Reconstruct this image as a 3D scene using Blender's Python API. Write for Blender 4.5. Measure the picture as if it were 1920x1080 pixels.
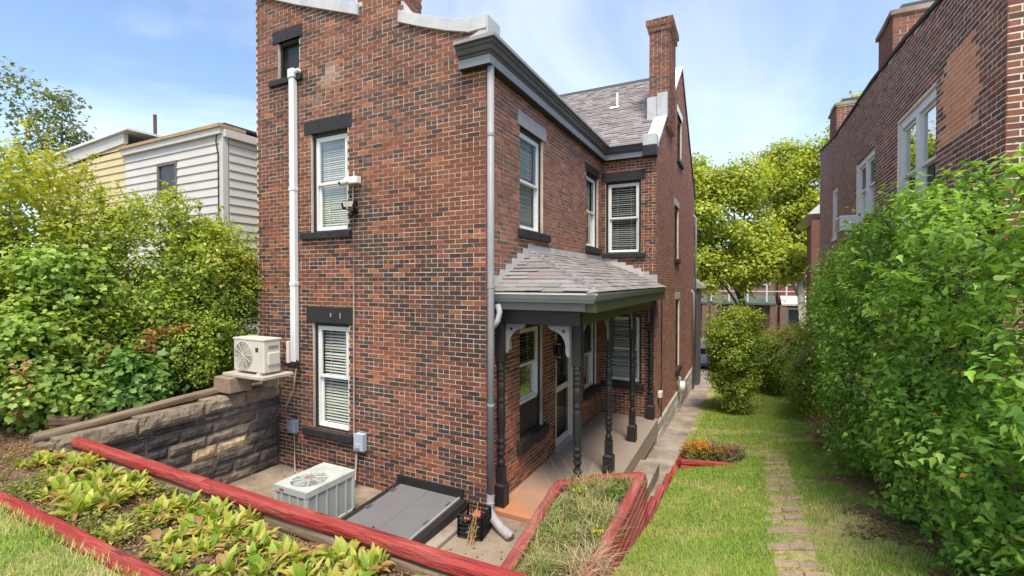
import bpy, math, random
import numpy as np
from mathutils import Vector, noise as mnoise

for o in list(bpy.data.objects):
    bpy.data.objects.remove(o)
random.seed(7)
rng = np.random.default_rng(7)
scene = bpy.context.scene
col = scene.collection

# ------------------------------------------------------------------ camera
CAM = (3.183, -5.563, 3.05)
F_PX, PITCH, YAW = 877.5, 0.01507, 0.46508
cd = bpy.data.cameras.new('camera')
cam = bpy.data.objects.new('camera', cd)
col.objects.link(cam)
cam.location = CAM
cam.rotation_euler = (math.pi / 2 - PITCH, 0, YAW)
cd.sensor_width = 36
cd.lens = F_PX / 1920 * 36
cd.clip_start, cd.clip_end = 0.05, 4000
scene.camera = cam

# ------------------------------------------------------------------ world, sun, exposure
SUN_EL, SUN_AZ = math.radians(62), math.radians(-60)     # azimuth measured from +x towards +y
world = bpy.data.worlds.new('World')
scene.world = world
world.use_nodes = True
wn, wl = world.node_tree.nodes, world.node_tree.links
wn.clear()
wout = wn.new('ShaderNodeOutputWorld')
bg = wn.new('ShaderNodeBackground')
sky = wn.new('ShaderNodeTexSky')
sky.sky_type = 'NISHITA'
sky.sun_disc = False
sky.sun_elevation = SUN_EL
sky.sun_rotation = math.pi / 2 - SUN_AZ
sky.air_density, sky.dust_density, sky.ozone_density = 1.0, 0.9, 1.6
tc = wn.new('ShaderNodeTexCoord')
sep = wn.new('ShaderNodeSeparateXYZ')
wl.new(tc.outputs['Generated'], sep.inputs[0])
den = wn.new('ShaderNodeMath'); den.operation = 'ADD'; den.inputs[1].default_value = 0.22
wl.new(sep.outputs['Z'], den.inputs[0])
dmx = wn.new('ShaderNodeMath'); dmx.operation = 'MAXIMUM'; dmx.inputs[1].default_value = 0.05
wl.new(den.outputs[0], dmx.inputs[0])
comb = wn.new('ShaderNodeCombineXYZ')
for k, ax in enumerate('XY'):
    dv = wn.new('ShaderNodeMath'); dv.operation = 'DIVIDE'
    wl.new(sep.outputs[ax], dv.inputs[0]); wl.new(dmx.outputs[0], dv.inputs[1])
    wl.new(dv.outputs[0], comb.inputs[k])
cmap = wn.new('ShaderNodeMapping')
cmap.inputs['Location'].default_value = (5.5, 2.9, 6.6)
cmap.inputs['Scale'].default_value = (1.0, 1.0, 1.0)
wl.new(comb.outputs[0], cmap.inputs['Vector'])
cn = wn.new('ShaderNodeTexNoise')
cn.inputs['Scale'].default_value = 0.8
cn.inputs['Detail'].default_value = 7
cn.inputs['Roughness'].default_value = 0.52
cn.inputs['Distortion'].default_value = 0.5
wl.new(cmap.outputs[0], cn.inputs['Vector'])
cr = wn.new('ShaderNodeValToRGB')
cr.color_ramp.elements[0].position = 0.47
cr.color_ramp.elements[0].color = (0.0, 0.0, 0.0, 1)
cr.color_ramp.elements[1].position = 0.74
cr.color_ramp.elements[1].color = (0.55, 0.55, 0.55, 1)
wl.new(cn.outputs['Fac'], cr.inputs[0])
cmix = wn.new('ShaderNodeMixRGB')
cmix.inputs['Color2'].default_value = (6.2, 6.4, 6.7, 1)
wl.new(cr.outputs[0], cmix.inputs['Fac'])
wl.new(sky.outputs[0], cmix.inputs['Color1'])
wl.new(cmix.outputs[0], bg.inputs['Color'])
bg.inputs['Strength'].default_value = 0.135
wl.new(bg.outputs[0], wout.inputs['Surface'])

sd = bpy.data.lights.new('sun', 'SUN')
sd.energy = 2.7
sd.angle = math.radians(20)
sd.color = (1.0, 0.92, 0.78)
sun = bpy.data.objects.new('sun', sd)
col.objects.link(sun)
sdir = Vector((math.cos(SUN_EL) * math.cos(SUN_AZ), math.cos(SUN_EL) * math.sin(SUN_AZ), math.sin(SUN_EL)))
sun.rotation_euler = sdir.to_track_quat('Z', 'Y').to_euler()
sun.location = sdir * 60

scene.view_settings.view_transform = 'Standard'
scene.view_settings.look = 'None'
scene.view_settings.exposure = 1.0
scene.view_settings.gamma = 1
scene.render.engine = 'CYCLES'
scene.cycles.max_bounces = 6
scene.cycles.transparent_max_bounces = 8
scene.cycles.use_denoising = True

# ------------------------------------------------------------------ materials
def nd(nt, t, **kw):
    n = nt.nodes.new(t)
    for k, v in kw.items():
        setattr(n, k, v)
    return n

MATS = {}
def pmat(name, base=(0.5, 0.5, 0.5), rough=0.7, var=0.25, scale=5.0, bump=0.15, bscale=60.0, metal=0.0,
         attr=None, tint=None, tint_scale=1.5, tint_lo=0.5, tint_hi=0.7, stretch=None, spec=0.4, coord='world', bdist=0.01, tint_detail=5, crack=None):
    """principled surface: base (or per-piece attribute colour) with two noises of variation, an optional second colour in patches, and bump."""
    if name in MATS:
        return MATS[name]
    m = bpy.data.materials.new(name)
    m.use_nodes = True
    nt = m.node_tree
    L = nt.links
    b = nt.nodes['Principled BSDF']
    if coord == 'world':
        pos = nd(nt, 'ShaderNodeNewGeometry').outputs['Position']
    else:
        pos = nd(nt, 'ShaderNodeTexCoord').outputs['Object']
    if stretch:
        mp = nd(nt, 'ShaderNodeMapping')
        mp.inputs['Scale'].default_value = stretch
        L.new(pos, mp.inputs['Vector'])
        pos = mp.outputs[0]
    n1 = nd(nt, 'ShaderNodeTexNoise')
    n1.inputs['Scale'].default_value = scale
    n1.inputs['Detail'].default_value = 6
    n1.inputs['Roughness'].default_value = 0.65
    L.new(pos, n1.inputs['Vector'])
    mr = nd(nt, 'ShaderNodeMapRange')
    mr.inputs['From Min'].default_value = 0.25
    mr.inputs['From Max'].default_value = 0.75
    mr.inputs['To Min'].default_value = 1 - var
    mr.inputs['To Max'].default_value = 1 + var
    L.new(n1.outputs['Fac'], mr.inputs['Value'])
    if attr:
        at = nd(nt, 'ShaderNodeAttribute')
        at.attribute_name = attr
        colr = at.outputs['Color']
    else:
        rgb = nd(nt, 'ShaderNodeRGB')
        rgb.outputs[0].default_value = (*base, 1)
        colr = rgb.outputs[0]
    if tint is not None:
        n3 = nd(nt, 'ShaderNodeTexNoise')
        n3.inputs['Scale'].default_value = tint_scale
        n3.inputs['Detail'].default_value = tint_detail
        n3.inputs['Roughness'].default_value = 0.6
        L.new(pos, n3.inputs['Vector'])
        rp = nd(nt, 'ShaderNodeValToRGB')
        rp.color_ramp.elements[0].position = tint_lo
        rp.color_ramp.elements[1].position = tint_hi
        L.new(n3.outputs['Fac'], rp.inputs[0])
        mx = nd(nt, 'ShaderNodeMixRGB')
        L.new(rp.outputs[0], mx.inputs['Fac'])
        L.new(colr, mx.inputs['Color1'])
        mx.inputs['Color2'].default_value = (*tint, 1)
        colr = mx.outputs[0]
    if crack is not None:
        mc2 = nd(nt, 'ShaderNodeMapping')
        mc2.inputs['Scale'].default_value = (2.2, 26, 26)
        L.new(nd(nt, 'ShaderNodeTexCoord').outputs['Object'], mc2.inputs['Vector'])
        n4 = nd(nt, 'ShaderNodeTexNoise')
        n4.inputs['Scale'].default_value = 1.0
        n4.inputs['Detail'].default_value = 4
        L.new(mc2.outputs[0], n4.inputs['Vector'])
        r4 = nd(nt, 'ShaderNodeValToRGB')
        r4.color_ramp.elements[0].position = 0.60
        r4.color_ramp.elements[1].position = 0.66
        L.new(n4.outputs['Fac'], r4.inputs[0])
        m4 = nd(nt, 'ShaderNodeMixRGB')
        L.new(r4.outputs[0], m4.inputs['Fac'])
        L.new(colr, m4.inputs['Color1'])
        m4.inputs['Color2'].default_value = (*crack, 1)
        colr = m4.outputs[0]
    mul = nd(nt, 'ShaderNodeMixRGB', blend_type='MULTIPLY')
    mul.inputs['Fac'].default_value = 1
    L.new(colr, mul.inputs['Color1'])
    L.new(mr.outputs[0], mul.inputs['Color2'])
    L.new(mul.outputs[0], b.inputs['Base Color'])
    b.inputs['Roughness'].default_value = rough
    b.inputs['Metallic'].default_value = metal
    b.inputs['Specular IOR Level'].default_value = spec
    if bump:
        n2 = nd(nt, 'ShaderNodeTexNoise')
        n2.inputs['Scale'].default_value = bscale
        n2.inputs['Detail'].default_value = 5
        L.new(pos, n2.inputs['Vector'])
        bp = nd(nt, 'ShaderNodeBump')
        bp.inputs['Strength'].default_value = bump
        bp.inputs['Distance'].default_value = bdist
        L.new(n2.outputs['Fac'], bp.inputs['Height'])
        L.new(bp.outputs[0], b.inputs['Normal'])
    MATS[name] = m
    return m

def leafmat(name, trans=0.35, rough=0.45, spec=0.35):
    if name in MATS:
        return MATS[name]
    m = bpy.data.materials.new(name)
    m.use_nodes = True
    nt = m.node_tree
    L = nt.links
    b = nt.nodes['Principled BSDF']
    out = nt.nodes['Material Output']
    at = nd(nt, 'ShaderNodeAttribute')
    at.attribute_name = 'tone'
    L.new(at.outputs['Color'], b.inputs['Base Color'])
    b.inputs['Roughness'].default_value = rough
    b.inputs['Specular IOR Level'].default_value = spec
    tr = nd(nt, 'ShaderNodeBsdfTranslucent')
    hs = nd(nt, 'ShaderNodeMixRGB', blend_type='MULTIPLY')
    hs.inputs['Fac'].default_value = 1
    hs.inputs['Color2'].default_value = (1.35, 1.3, 0.6, 1)
    L.new(at.outputs['Color'], hs.inputs['Color1'])
    L.new(hs.outputs[0], tr.inputs['Color'])
    mx = nd(nt, 'ShaderNodeMixShader')
    mx.inputs[0].default_value = trans
    L.new(b.outputs[0], mx.inputs[1])
    L.new(tr.outputs[0], mx.inputs[2])
    L.new(mx.outputs[0], out.inputs['Surface'])
    MATS[name] = m
    return m

def darkpane():
    return pmat('opaque_dark_pane', (0.035, 0.033, 0.032), rough=0.28, var=0.3, scale=6, bump=0, spec=0.4)  # opaque dark rough surface in place of clear glass

def glassmat():
    m = bpy.data.materials.new('window_glass')
    m.use_nodes = True
    nt = m.node_tree
    L = nt.links
    nt.nodes.remove(nt.nodes['Principled BSDF'])
    out = nt.nodes['Material Output']
    tr = nd(nt, 'ShaderNodeBsdfTransparent')
    tr.inputs[0].default_value = (0.86, 0.9, 0.88, 1)
    gl = nd(nt, 'ShaderNodeBsdfGlossy')
    gl.inputs['Roughness'].default_value = 0.015
    lw = nd(nt, 'ShaderNodeLayerWeight')
    lw.inputs['Blend'].default_value = 0.22
    ma = nd(nt, 'ShaderNodeMath', operation='MULTIPLY_ADD')
    ma.inputs[1].default_value = 0.75
    ma.inputs[2].default_value = 0.015
    L.new(lw.outputs['Fresnel'], ma.inputs[0])
    mx = nd(nt, 'ShaderNodeMixShader')
    L.new(ma.outputs[0], mx.inputs[0])
    L.new(tr.outputs[0], mx.inputs[1])
    L.new(gl.outputs[0], mx.inputs[2])
    L.new(mx.outputs[0], out.inputs['Surface'])
    return m

M_BRICK = pmat('brick_clay', attr='tone', rough=0.85, var=0.22, scale=38, bump=0.35, bscale=140, spec=0.25)
M_MORTAR = pmat('mortar', (0.62, 0.52, 0.42), rough=0.95, var=0.18, scale=6, bump=0.3, bscale=120, tint=(0.34, 0.25, 0.19), tint_scale=0.8, tint_lo=0.52, tint_hi=0.72)
M_DARK = pmat('charcoal_paint', (0.022, 0.019, 0.020), rough=0.5, var=0.25, scale=7, bump=0.08, bscale=90)
M_STONEDARK = pmat('charcoal_painted_stone', (0.026, 0.023, 0.023), rough=0.65, var=0.3, scale=9, bump=0.25, bscale=60, tint=(0.07, 0.055, 0.05), tint_scale=7, tint_lo=0.62, tint_hi=0.8)
M_GREYPAINT = pmat('grey_paint', (0.30, 0.29, 0.29), rough=0.5, var=0.14, scale=4, bump=0.05)
M_GREYDARK = pmat('dark_grey_paint', (0.085, 0.08, 0.08), rough=0.45, var=0.15, scale=4, bump=0.05)
M_STONEGREY = pmat('grey_stone', (0.36, 0.34, 0.34), rough=0.85, var=0.15, scale=10, bump=0.2)
M_METAL = pmat('grey_flashing', (0.50, 0.49, 0.48), rough=0.5, var=0.14, scale=3, bump=0.06, bscale=12, tint=(0.34, 0.33, 0.32), tint_scale=2.2, tint_lo=0.5, tint_hi=0.72)
M_WHITE = pmat('white_paint', (0.72, 0.71, 0.68), rough=0.45, var=0.07, scale=5, bump=0.03)
M_PVC = pmat('white_plastic', (0.74, 0.74, 0.73), rough=0.4, var=0.05, scale=3, bump=0.02)
M_WHITEFLASH = pmat('white_coated_metal', (0.78, 0.77, 0.74), rough=0.5, var=0.08, scale=2, bump=0.03)
M_CREAM = pmat('cream_paint', (0.66, 0.61, 0.52), rough=0.5, var=0.1, scale=5, bump=0.05)
M_LAWNREFLECT = pmat('lawn_reflection_green', (0.062, 0.072, 0.030), rough=0.5, var=0.15, scale=3, bump=0.05)  # green reflection of the lawn painted into the colour of the dark boards
M_BLIND = pmat('blind_slats', (0.74, 0.70, 0.61), rough=0.6, var=0.05, scale=5, bump=0)
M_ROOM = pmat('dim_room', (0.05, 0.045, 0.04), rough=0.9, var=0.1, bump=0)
M_GLASS = glassmat()
M_DARKPANE = darkpane()
M_SHINGLE = pmat('asphalt_shingle', attr='tone', rough=0.95, var=0.22, scale=40, bump=0.4, bscale=220, spec=0.15)
M_CONC = pmat('concrete', (0.34, 0.285, 0.235), rough=0.9, var=0.18, scale=3, bump=0.2, bscale=70, tint=(0.17, 0.125, 0.09), tint_scale=1.3, tint_lo=0.40, tint_hi=0.66)
M_PORCHF = pmat('painted_porch_concrete', (0.29, 0.23, 0.185), rough=0.6, var=0.12, scale=2.5, bump=0.12, bscale=60, tint=(0.46, 0.20, 0.10), tint_scale=0.55, tint_lo=0.52, tint_hi=0.66, tint_detail=2)
M_RED = pmat('red_painted_timber', (0.31, 0.032, 0.026), rough=0.7, crack=(0.14, 0.025, 0.02), var=0.3, scale=9, bump=0.9, bdist=0.02, bscale=25, tint=(0.37, 0.085, 0.065), tint_scale=3.5, tint_lo=0.5, tint_hi=0.72, coord='object', stretch=(0.35, 2.5, 2.5))
M_REDOLD = pmat('faded_red_timber', (0.27, 0.040, 0.036), rough=0.8, crack=(0.22, 0.10, 0.09), var=0.3, scale=8, bump=0.9, bdist=0.02, bscale=22, tint=(0.38, 0.13, 0.11), tint_scale=3, tint_lo=0.48, tint_hi=0.7, coord='object', stretch=(0.35, 2.5, 2.5))
M_BROWNT = pmat('weathered_brown_timber', (0.17, 0.115, 0.07), rough=0.85, var=0.4, scale=7, bump=0.6, bscale=25, tint=(0.28, 0.22, 0.15), tint_scale=4, tint_lo=0.48, tint_hi=0.7, coord='object', stretch=(0.3, 2.5, 2.5))
M_BRACKET = pmat('bracket_paint', (0.20, 0.19, 0.19), rough=0.5, var=0.14, scale=4, bump=0.05)
M_STONE = pmat('sandstone_block', attr='tone', rough=0.9, var=0.45, scale=7, bump=0.9, bscale=16, bdist=0.03, tint=(0.075, 0.06, 0.05), tint_scale=4.5, tint_lo=0.56, tint_hi=0.8)
M_PATIO = pmat('stained_concrete', (0.29, 0.225, 0.165), rough=0.9, var=0.25, scale=3.5, bump=0.25, bscale=60, tint=(0.12, 0.085, 0.06), tint_scale=1.6, tint_lo=0.42, tint_hi=0.66)
M_SOIL = pmat('soil', (0.11, 0.075, 0.05), rough=1, var=0.5, scale=9, bump=1, bscale=35, bdist=0.03, tint=(0.20, 0.14, 0.085), tint_scale=5, tint_lo=0.45, tint_hi=0.65)
M_LAWN = pmat('lawn_turf', (0.20, 0.23, 0.06), rough=1, var=0.45, scale=12, bump=0.8, bscale=60, bdist=0.02, tint=(0.40, 0.32, 0.16), tint_scale=0.9, tint_lo=0.46, tint_hi=0.62)
M_ACGREY = pmat('pale_green_grey_metal', (0.47, 0.50, 0.45), rough=0.5, var=0.1, scale=4, bump=0.04, tint=(0.36, 0.37, 0.31), tint_scale=3, tint_lo=0.5, tint_hi=0.75)
M_ACCREAM = pmat('ivory_metal', (0.62, 0.57, 0.49), rough=0.45, var=0.05, scale=4, bump=0.02)
M_BLACK = pmat('black_plastic', (0.012, 0.012, 0.013), rough=0.4, var=0.1, bump=0.03)
M_DOORGREY = pmat('grey_steel_door', (0.165, 0.160, 0.162), rough=0.5, var=0.1, scale=2, bump=0.06, bscale=20)
M_TERRA = pmat('terracotta', (0.50, 0.16, 0.065), rough=0.8, var=0.2, scale=14, bump=0.2)
M_BARK = pmat('bark', (0.16, 0.125, 0.095), rough=0.95, var=0.4, scale=8, bump=0.8, bscale=30)
M_PALEBARK = pmat('pale_bark', (0.42, 0.38, 0.31), rough=0.9, var=0.3, scale=4, bump=0.4, tint=(0.2, 0.18, 0.13), tint_scale=3)
M_SIDING = pmat('white_siding', (0.60, 0.56, 0.50), rough=0.55, var=0.06, scale=2, bump=0.03, tint=(0.60, 0.53, 0.45), tint_scale=1.4, tint_lo=0.52, tint_hi=0.8)
M_SIDINGY = pmat('yellow_siding', (0.62, 0.50, 0.26), rough=0.6, var=0.08, scale=2, bump=0.03)
M_TAN = pmat('weathered_tan_board', (0.42, 0.28, 0.15), rough=0.8, var=0.25, scale=6, bump=0.2)
M_ASPHALT = pmat('asphalt', (0.06, 0.06, 0.06), rough=0.95, var=0.2, scale=3, bump=0.3)
M_PAVER = pmat('paver', attr='tone', rough=0.95, var=0.3, scale=16, bump=0.5, bscale=70, tint=(0.16, 0.13, 0.08), tint_scale=8, tint_lo=0.55, tint_hi=0.75)
M_LEAF = leafmat('leaf', 0.42)
M_LEAFG = leafmat('leaf_glossy', 0.42, 0.45, 0.3)
M_GRASS = leafmat('grass_blade', 0.25, 0.6, 0.2)

# ------------------------------------------------------------------ mesh helpers
class MB:
    def __init__(s):
        s.v, s.f, s.c = [], [], []
    def quad(s, a, b, c, d, tone=None):
        i = len(s.v)
        s.v += [tuple(a), tuple(b), tuple(c), tuple(d)]
        s.f.append((i, i + 1, i + 2, i + 3)); s.c.append(tone)
        return s
    def poly(s, pts, tone=None):
        i = len(s.v)
        s.v += [tuple(p) for p in pts]
        s.f.append(tuple(range(i, i + len(pts)))); s.c.append(tone)
        return s
    def box(s, x0, x1, y0, y1, z0, z1, tone=None):
        s.hexa([(x0, y0, z0), (x1, y0, z0), (x1, y1, z0), (x0, y1, z0), (x0, y0, z1), (x1, y0, z1), (x1, y1, z1), (x0, y1, z1)], tone)
        return s
    def hexa(s, p, tone=None):
        i = len(s.v)
        s.v += [tuple(q) for q in p]
        for f in ((0, 3, 2, 1), (4, 5, 6, 7), (0, 1, 5, 4), (1, 2, 6, 5), (2, 3, 7, 6), (3, 0, 4, 7)):
            s.f.append(tuple(i + k for k in f)); s.c.append(tone)
        return s
    def tube(s, pts, rad, n=10, cap=True, tone=None):
        pts = [Vector(p) for p in pts]
        if not hasattr(rad, '__len__'):
            rad = [rad] * len(pts)
        base = len(s.v)
        up = Vector((0, 0, 1))
        for i, p in enumerate(pts):
            t = (pts[min(i + 1, len(pts) - 1)] - pts[max(i - 1, 0)]).normalized()
            r = t.cross(up)
            if r.length < 1e-3:
                r = t.cross(Vector((0, 1, 0)))
            r.normalize()
            w = r.cross(t)
            for k in range(n):
                a = 2 * math.pi * k / n
                s.v.append(tuple(p + (r * math.cos(a) + w * math.sin(a)) * rad[i]))
        for i in range(len(pts) - 1):
            for k in range(n):
                a, b = base + i * n + k, base + i * n + (k + 1) % n
                s.f.append((a, b, b + n, a + n)); s.c.append(tone)
        if cap:
            s.f.append(tuple(base + k for k in range(n))[::-1]); s.c.append(tone)
            e = base + (len(pts) - 1) * n
            s.f.append(tuple(e + k for k in range(n))); s.c.append(tone)
        return s
    def lathe(s, prof, cx, cy, n=16, square=None):
        """prof: (z, r); square is ignored"""
        return s.tube([(cx, cy, z) for z, r in prof], [r for z, r in prof], n)
    def prism(s, pts, ext, tone=None):
        ext = Vector(ext)
        a = [Vector(p) for p in pts]
        b = [p + ext for p in a]
        n = len(a)
        i = len(s.v)
        s.v += [tuple(p) for p in a + b]
        s.f.append(tuple(range(i, i + n))); s.c.append(tone)
        s.f.append(tuple(range(i + 2 * n - 1, i + n - 1, -1))); s.c.append(tone)
        for k in range(n):
            j = (k + 1) % n
            s.f.append((i + k, i + n + k, i + n + j, i + j)); s.c.append(tone)
        return s
    def build(s, name, mat, parent=None, smooth=False, bevel=0, loc=None, normals=True):
        me = bpy.data.meshes.new(name)
        me.from_pydata(s.v, [], s.f)
        if any(c is not None for c in s.c):
            arr = me.color_attributes.new('tone', 'FLOAT_COLOR', 'CORNER')
            cols = []
            for f, c in zip(s.f, s.c):
                cols += [(*(c or (0.3, 0.3, 0.3)), 1.0)] * len(f)
            arr.data.foreach_set('color', np.array(cols, dtype=np.float32).ravel())
        me.materials.append(mat)
        if normals:
            import bmesh
            bm = bmesh.new(); bm.from_mesh(me)
            bmesh.ops.recalc_face_normals(bm, faces=bm.faces)
            bm.to_mesh(me); bm.free()
        if smooth:
            me.polygons.foreach_set('use_smooth', [True] * len(me.polygons))
        o = bpy.data.objects.new(name, me)
        col.objects.link(o)
        attach(o, parent)
        if loc:
            o.location = loc
        if bevel:
            bv = o.modifiers.new('edge', 'BEVEL')
            bv.width = bevel; bv.segments = 2; bv.limit_method = 'ANGLE'
        return o

def attach(o, parent):
    """parts are written in world coordinates: undo the offset of a root that is not at the origin"""
    if parent is None:
        return
    o.parent = parent
    w = parent.get('_off')
    if w is not None:
        o.location = (-w[0], -w[1], -w[2])

def tag(o, label=None, cat=None, group=None, kind=None):
    if label: o['label'] = label
    if cat: o['category'] = cat
    if group: o['group'] = group
    if kind: o['kind'] = kind
    return o

def root(name, loc, label, cat, group=None):
    o = bpy.data.objects.new(name, None)
    col.objects.link(o)
    o.location = loc
    o['_off'] = tuple(loc)
    o.empty_display_size = 0.2
    return tag(o, label, cat, group)

def raw_mesh(name, verts, tris, tones, mat, parent=None, smooth=False, per='VERT'):
    """fast mesh from numpy arrays: verts (N,3), tris (M,3), tones (N,3) per vertex"""
    me = bpy.data.meshes.new(name)
    nv, nf = len(verts), len(tris)
    me.vertices.add(nv)
    me.vertices.foreach_set('co', np.ascontiguousarray(verts, dtype=np.float32).ravel())
    me.loops.add(nf * 3)
    me.loops.foreach_set('vertex_index', np.ascontiguousarray(tris, dtype=np.int32).ravel())
    me.polygons.add(nf)
    me.polygons.foreach_set('loop_start', np.arange(0, nf * 3, 3, dtype=np.int32))
    if tones is not None:
        a = me.color_attributes.new('tone', 'FLOAT_COLOR', 'POINT')
        cc = np.ones((nv, 4), dtype=np.float32)
        cc[:, :3] = tones
        a.data.foreach_set('color', cc.ravel())
    me.update(calc_edges=True)
    me.materials.append(mat)
    if smooth:
        me.polygons.foreach_set('use_smooth', [True] * nf)
    o = bpy.data.objects.new(name, me)
    col.objects.link(o)
    attach(o, parent)
    return o

def proj(p):
    """pixel size helper used only to choose which bricks show largest"""
    fw = (-math.sin(YAW), math.cos(YAW))
    dx, dy = p[0] - CAM[0], p[1] - CAM[1]
    d = dx * fw[0] + dy * fw[1]
    if d < 0.1:
        return None
    return (960 + F_PX * (dx * math.cos(YAW) + dy * math.sin(YAW)) / d, 527 - F_PX * (p[2] - CAM[2]) / d)

def fbm(x, y, z=0.0):
    return mnoise.fractal(Vector((x, y, z)), 1.0, 2.0, 3)

# ------------------------------------------------------------------ wall coordinates
class Wall:
    def __init__(s, o, d, n):
        s.o, s.d, s.n = Vector((o[0], o[1], 0)), Vector((d[0], d[1], 0)), Vector((n[0], n[1], 0))
    def P(s, u, n, z):
        p = s.o + s.d * u + s.n * n
        return (p.x, p.y, z)
    def box(s, mb, u0, u1, n0, n1, z0, z1, tone=None):
        mb.hexa([s.P(u0, n0, z0), s.P(u1, n0, z0), s.P(u1, n1, z0), s.P(u0, n1, z0), s.P(u0, n0, z1), s.P(u1, n0, z1), s.P(u1, n1, z1), s.P(u0, n1, z1)], tone)
        return mb

def lay_wall(W, u_end, zb, top, holes, tone, course=0.0665, stretch=0.203, joint=0.0100, seed=0, bond=6, proud=0.0028):
    """returns (bricks, core mesh builder). bricks = (corner list, tone). top(u) gives the height of the wall there."""
    r = random.Random(seed)
    bricks = []
    zmax = max(top(u_end * k / 40) for k in range(41))
    k = 0
    z = zb
    while z + course < zmax + 0.02:
        ph = (k % bond == bond - 1)
        step = stretch / 2 if ph else stretch
        off = 0 if ph else (stretch * 0.5 if k % 2 else 0)
        u = -off
        hh = course * (1 + r.uniform(-0.01, 0.01))
        while u < u_end - 0.03:
            a, b = max(u, 0.0), min(u + step, u_end)
            u += step
            if b - a < 0.03:
                continue
            mid = (a + b) / 2
            if z + course > top(mid) + 0.012:
                continue
            segs = [(a, b)]
            for (h0, h1, g0, g1) in holes:
                if z + course * 0.6 > g0 and z + course * 0.4 < g1:
                    ns = []
                    for (p, q) in segs:
                        if q <= h0 or p >= h1:
                            ns.append((p, q))
                        else:
                            if h0 - p > 0.03: ns.append((p, h0))
                            if q - h1 > 0.03: ns.append((h1, q))
                    segs = ns
            for (p, q) in segs:
                j = joint / 2
                e0, e1 = (p if p == 0 else p + j), (q if q == u_end else q - j)
                jit = lambda s=0.0016: r.uniform(-s, s)
                nn = proud + r.uniform(-0.001, 0.0018)
                z0, z1 = z + j + jit(), z + course - j + jit()
                e0 += jit() if p > 0 else -0.006
                e1 += jit() if q < u_end else 0.0
                pts = [W.P(e0, -0.01, z0), W.P(e1, -0.01, z0), W.P(e1, nn, z0 + jit()), W.P(e0, nn, z0 + jit()),
                       W.P(e0, -0.01, z1), W.P(e1, -0.01, z1), W.P(e1, nn, z1 + jit()), W.P(e0, nn, z1 + jit())]
                bricks.append((pts, tone((p + q) / 2, z + course / 2, r)))
        z += course
        k += 1
    # mortar core
    core = MB()
    cuts = sorted(set([0, u_end] + [h for q in holes for h in q[:2]] + [min(u_end, 0.3 * i) for i in range(int(u_end / 0.3) + 1)]))
    for a, b in zip(cuts, cuts[1:]):
        if b - a < 1e-4:
            continue
        mid = (a + b) / 2
        spans = [(zb - 0.6, None)]
        hs = sorted([q for q in holes if q[0] - 1e-6 <= mid <= q[1] + 1e-6], key=lambda q: q[2])
        lo = zb - 0.6
        for q in hs:
            core.quad(W.P(a, 0, lo), W.P(b, 0, lo), W.P(b, 0, q[2]), W.P(a, 0, q[2]))
            lo = q[3]
        core.quad(W.P(a, 0, lo), W.P(b, 0, lo), W.P(b, 0, top(b)), W.P(a, 0, top(a)))
    for (h0, h1, g0, g1) in holes:
        for (ua, za, ub, zb2) in ((h0, g0, h0, g1), (h1, g0, h1, g1), (h0, g0, h1, g0), (h0, g1, h1, g1)):
            core.quad(W.P(ua, 0, za), W.P(ub, 0, zb2), W.P(ub, -0.16, zb2), W.P(ua, -0.16, za))
    return bricks, core

def brick_mesh(pts, tone, mb):
    i = len(mb.v)
    mb.v += pts
    for f in ((3, 2, 6, 7), (0, 1, 2, 3), (4, 7, 6, 5), (0, 3, 7, 4), (1, 5, 6, 2)):
        mb.f.append(tuple(i + k for k in f)); mb.c.append(tone)

def emit_bricks(house, walls, limit=300, skip=None):
    """walls: list of (wall part object, bricks). The largest in the picture become objects, the rest one mass."""
    scored = []
    for wi, (part, bricks) in enumerate(walls):
        for bi, (pts, tone) in enumerate(bricks):
            q = [proj(pts[k]) for k in (3, 2, 6, 7)]
            a = 0
            if all(q):
                cx, cy = sum(p[0] for p in q) / 4, sum(p[1] for p in q) / 4
                if 0 < cx < 1920 and 0 < cy < 1080 and not (skip and skip(cx, cy)):
                    a = abs(sum(q[i][0] * q[(i + 1) % 4][1] - q[(i + 1) % 4][0] * q[i][1] for i in range(4))) / 2
            scored.append((a, wi, bi))
    scored.sort(reverse=True)
    single = set((wi, bi) for a, wi, bi in scored[:limit] if a > 60)
    mass = MB()
    for wi, (part, bricks) in enumerate(walls):
        for bi, (pts, tone) in enumerate(bricks):
            if (wi, bi) in single:
                b = MB(); brick_mesh(pts, tone, b)
                me = b
                o = me.build('brick', M_BRICK, None, normals=False)
                o.parent = part
            else:
                brick_mesh(pts, tone, mass)
    tag(mass.build('remaining_bricks', M_BRICK, house, normals=False), kind='stuff')

def mixc(a, b, t):
    return tuple(x + (y - x) * t for x, y in zip(a, b))

RED, ORANGE, BROWN, DARK = (0.220, 0.074, 0.040), (0.31, 0.115, 0.052), (0.140, 0.058, 0.036), (0.066, 0.042, 0.035)
def tone_of(pd, po, r, fade=0.0):
    x = r.random()
    if x < pd:
        c = mixc(DARK, BROWN, r.random() ** 1.6)
    elif x < pd + po:
        c = mixc(RED, ORANGE, r.uniform(0.4, 1))
    else:
        c = mixc(BROWN, RED, r.uniform(0.25, 1.0))
    k = r.uniform(0.85, 1.15)
    c = mixc(c, (0.36, 0.22, 0.18), fade)
    return tuple(v * k for v in c)

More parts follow.
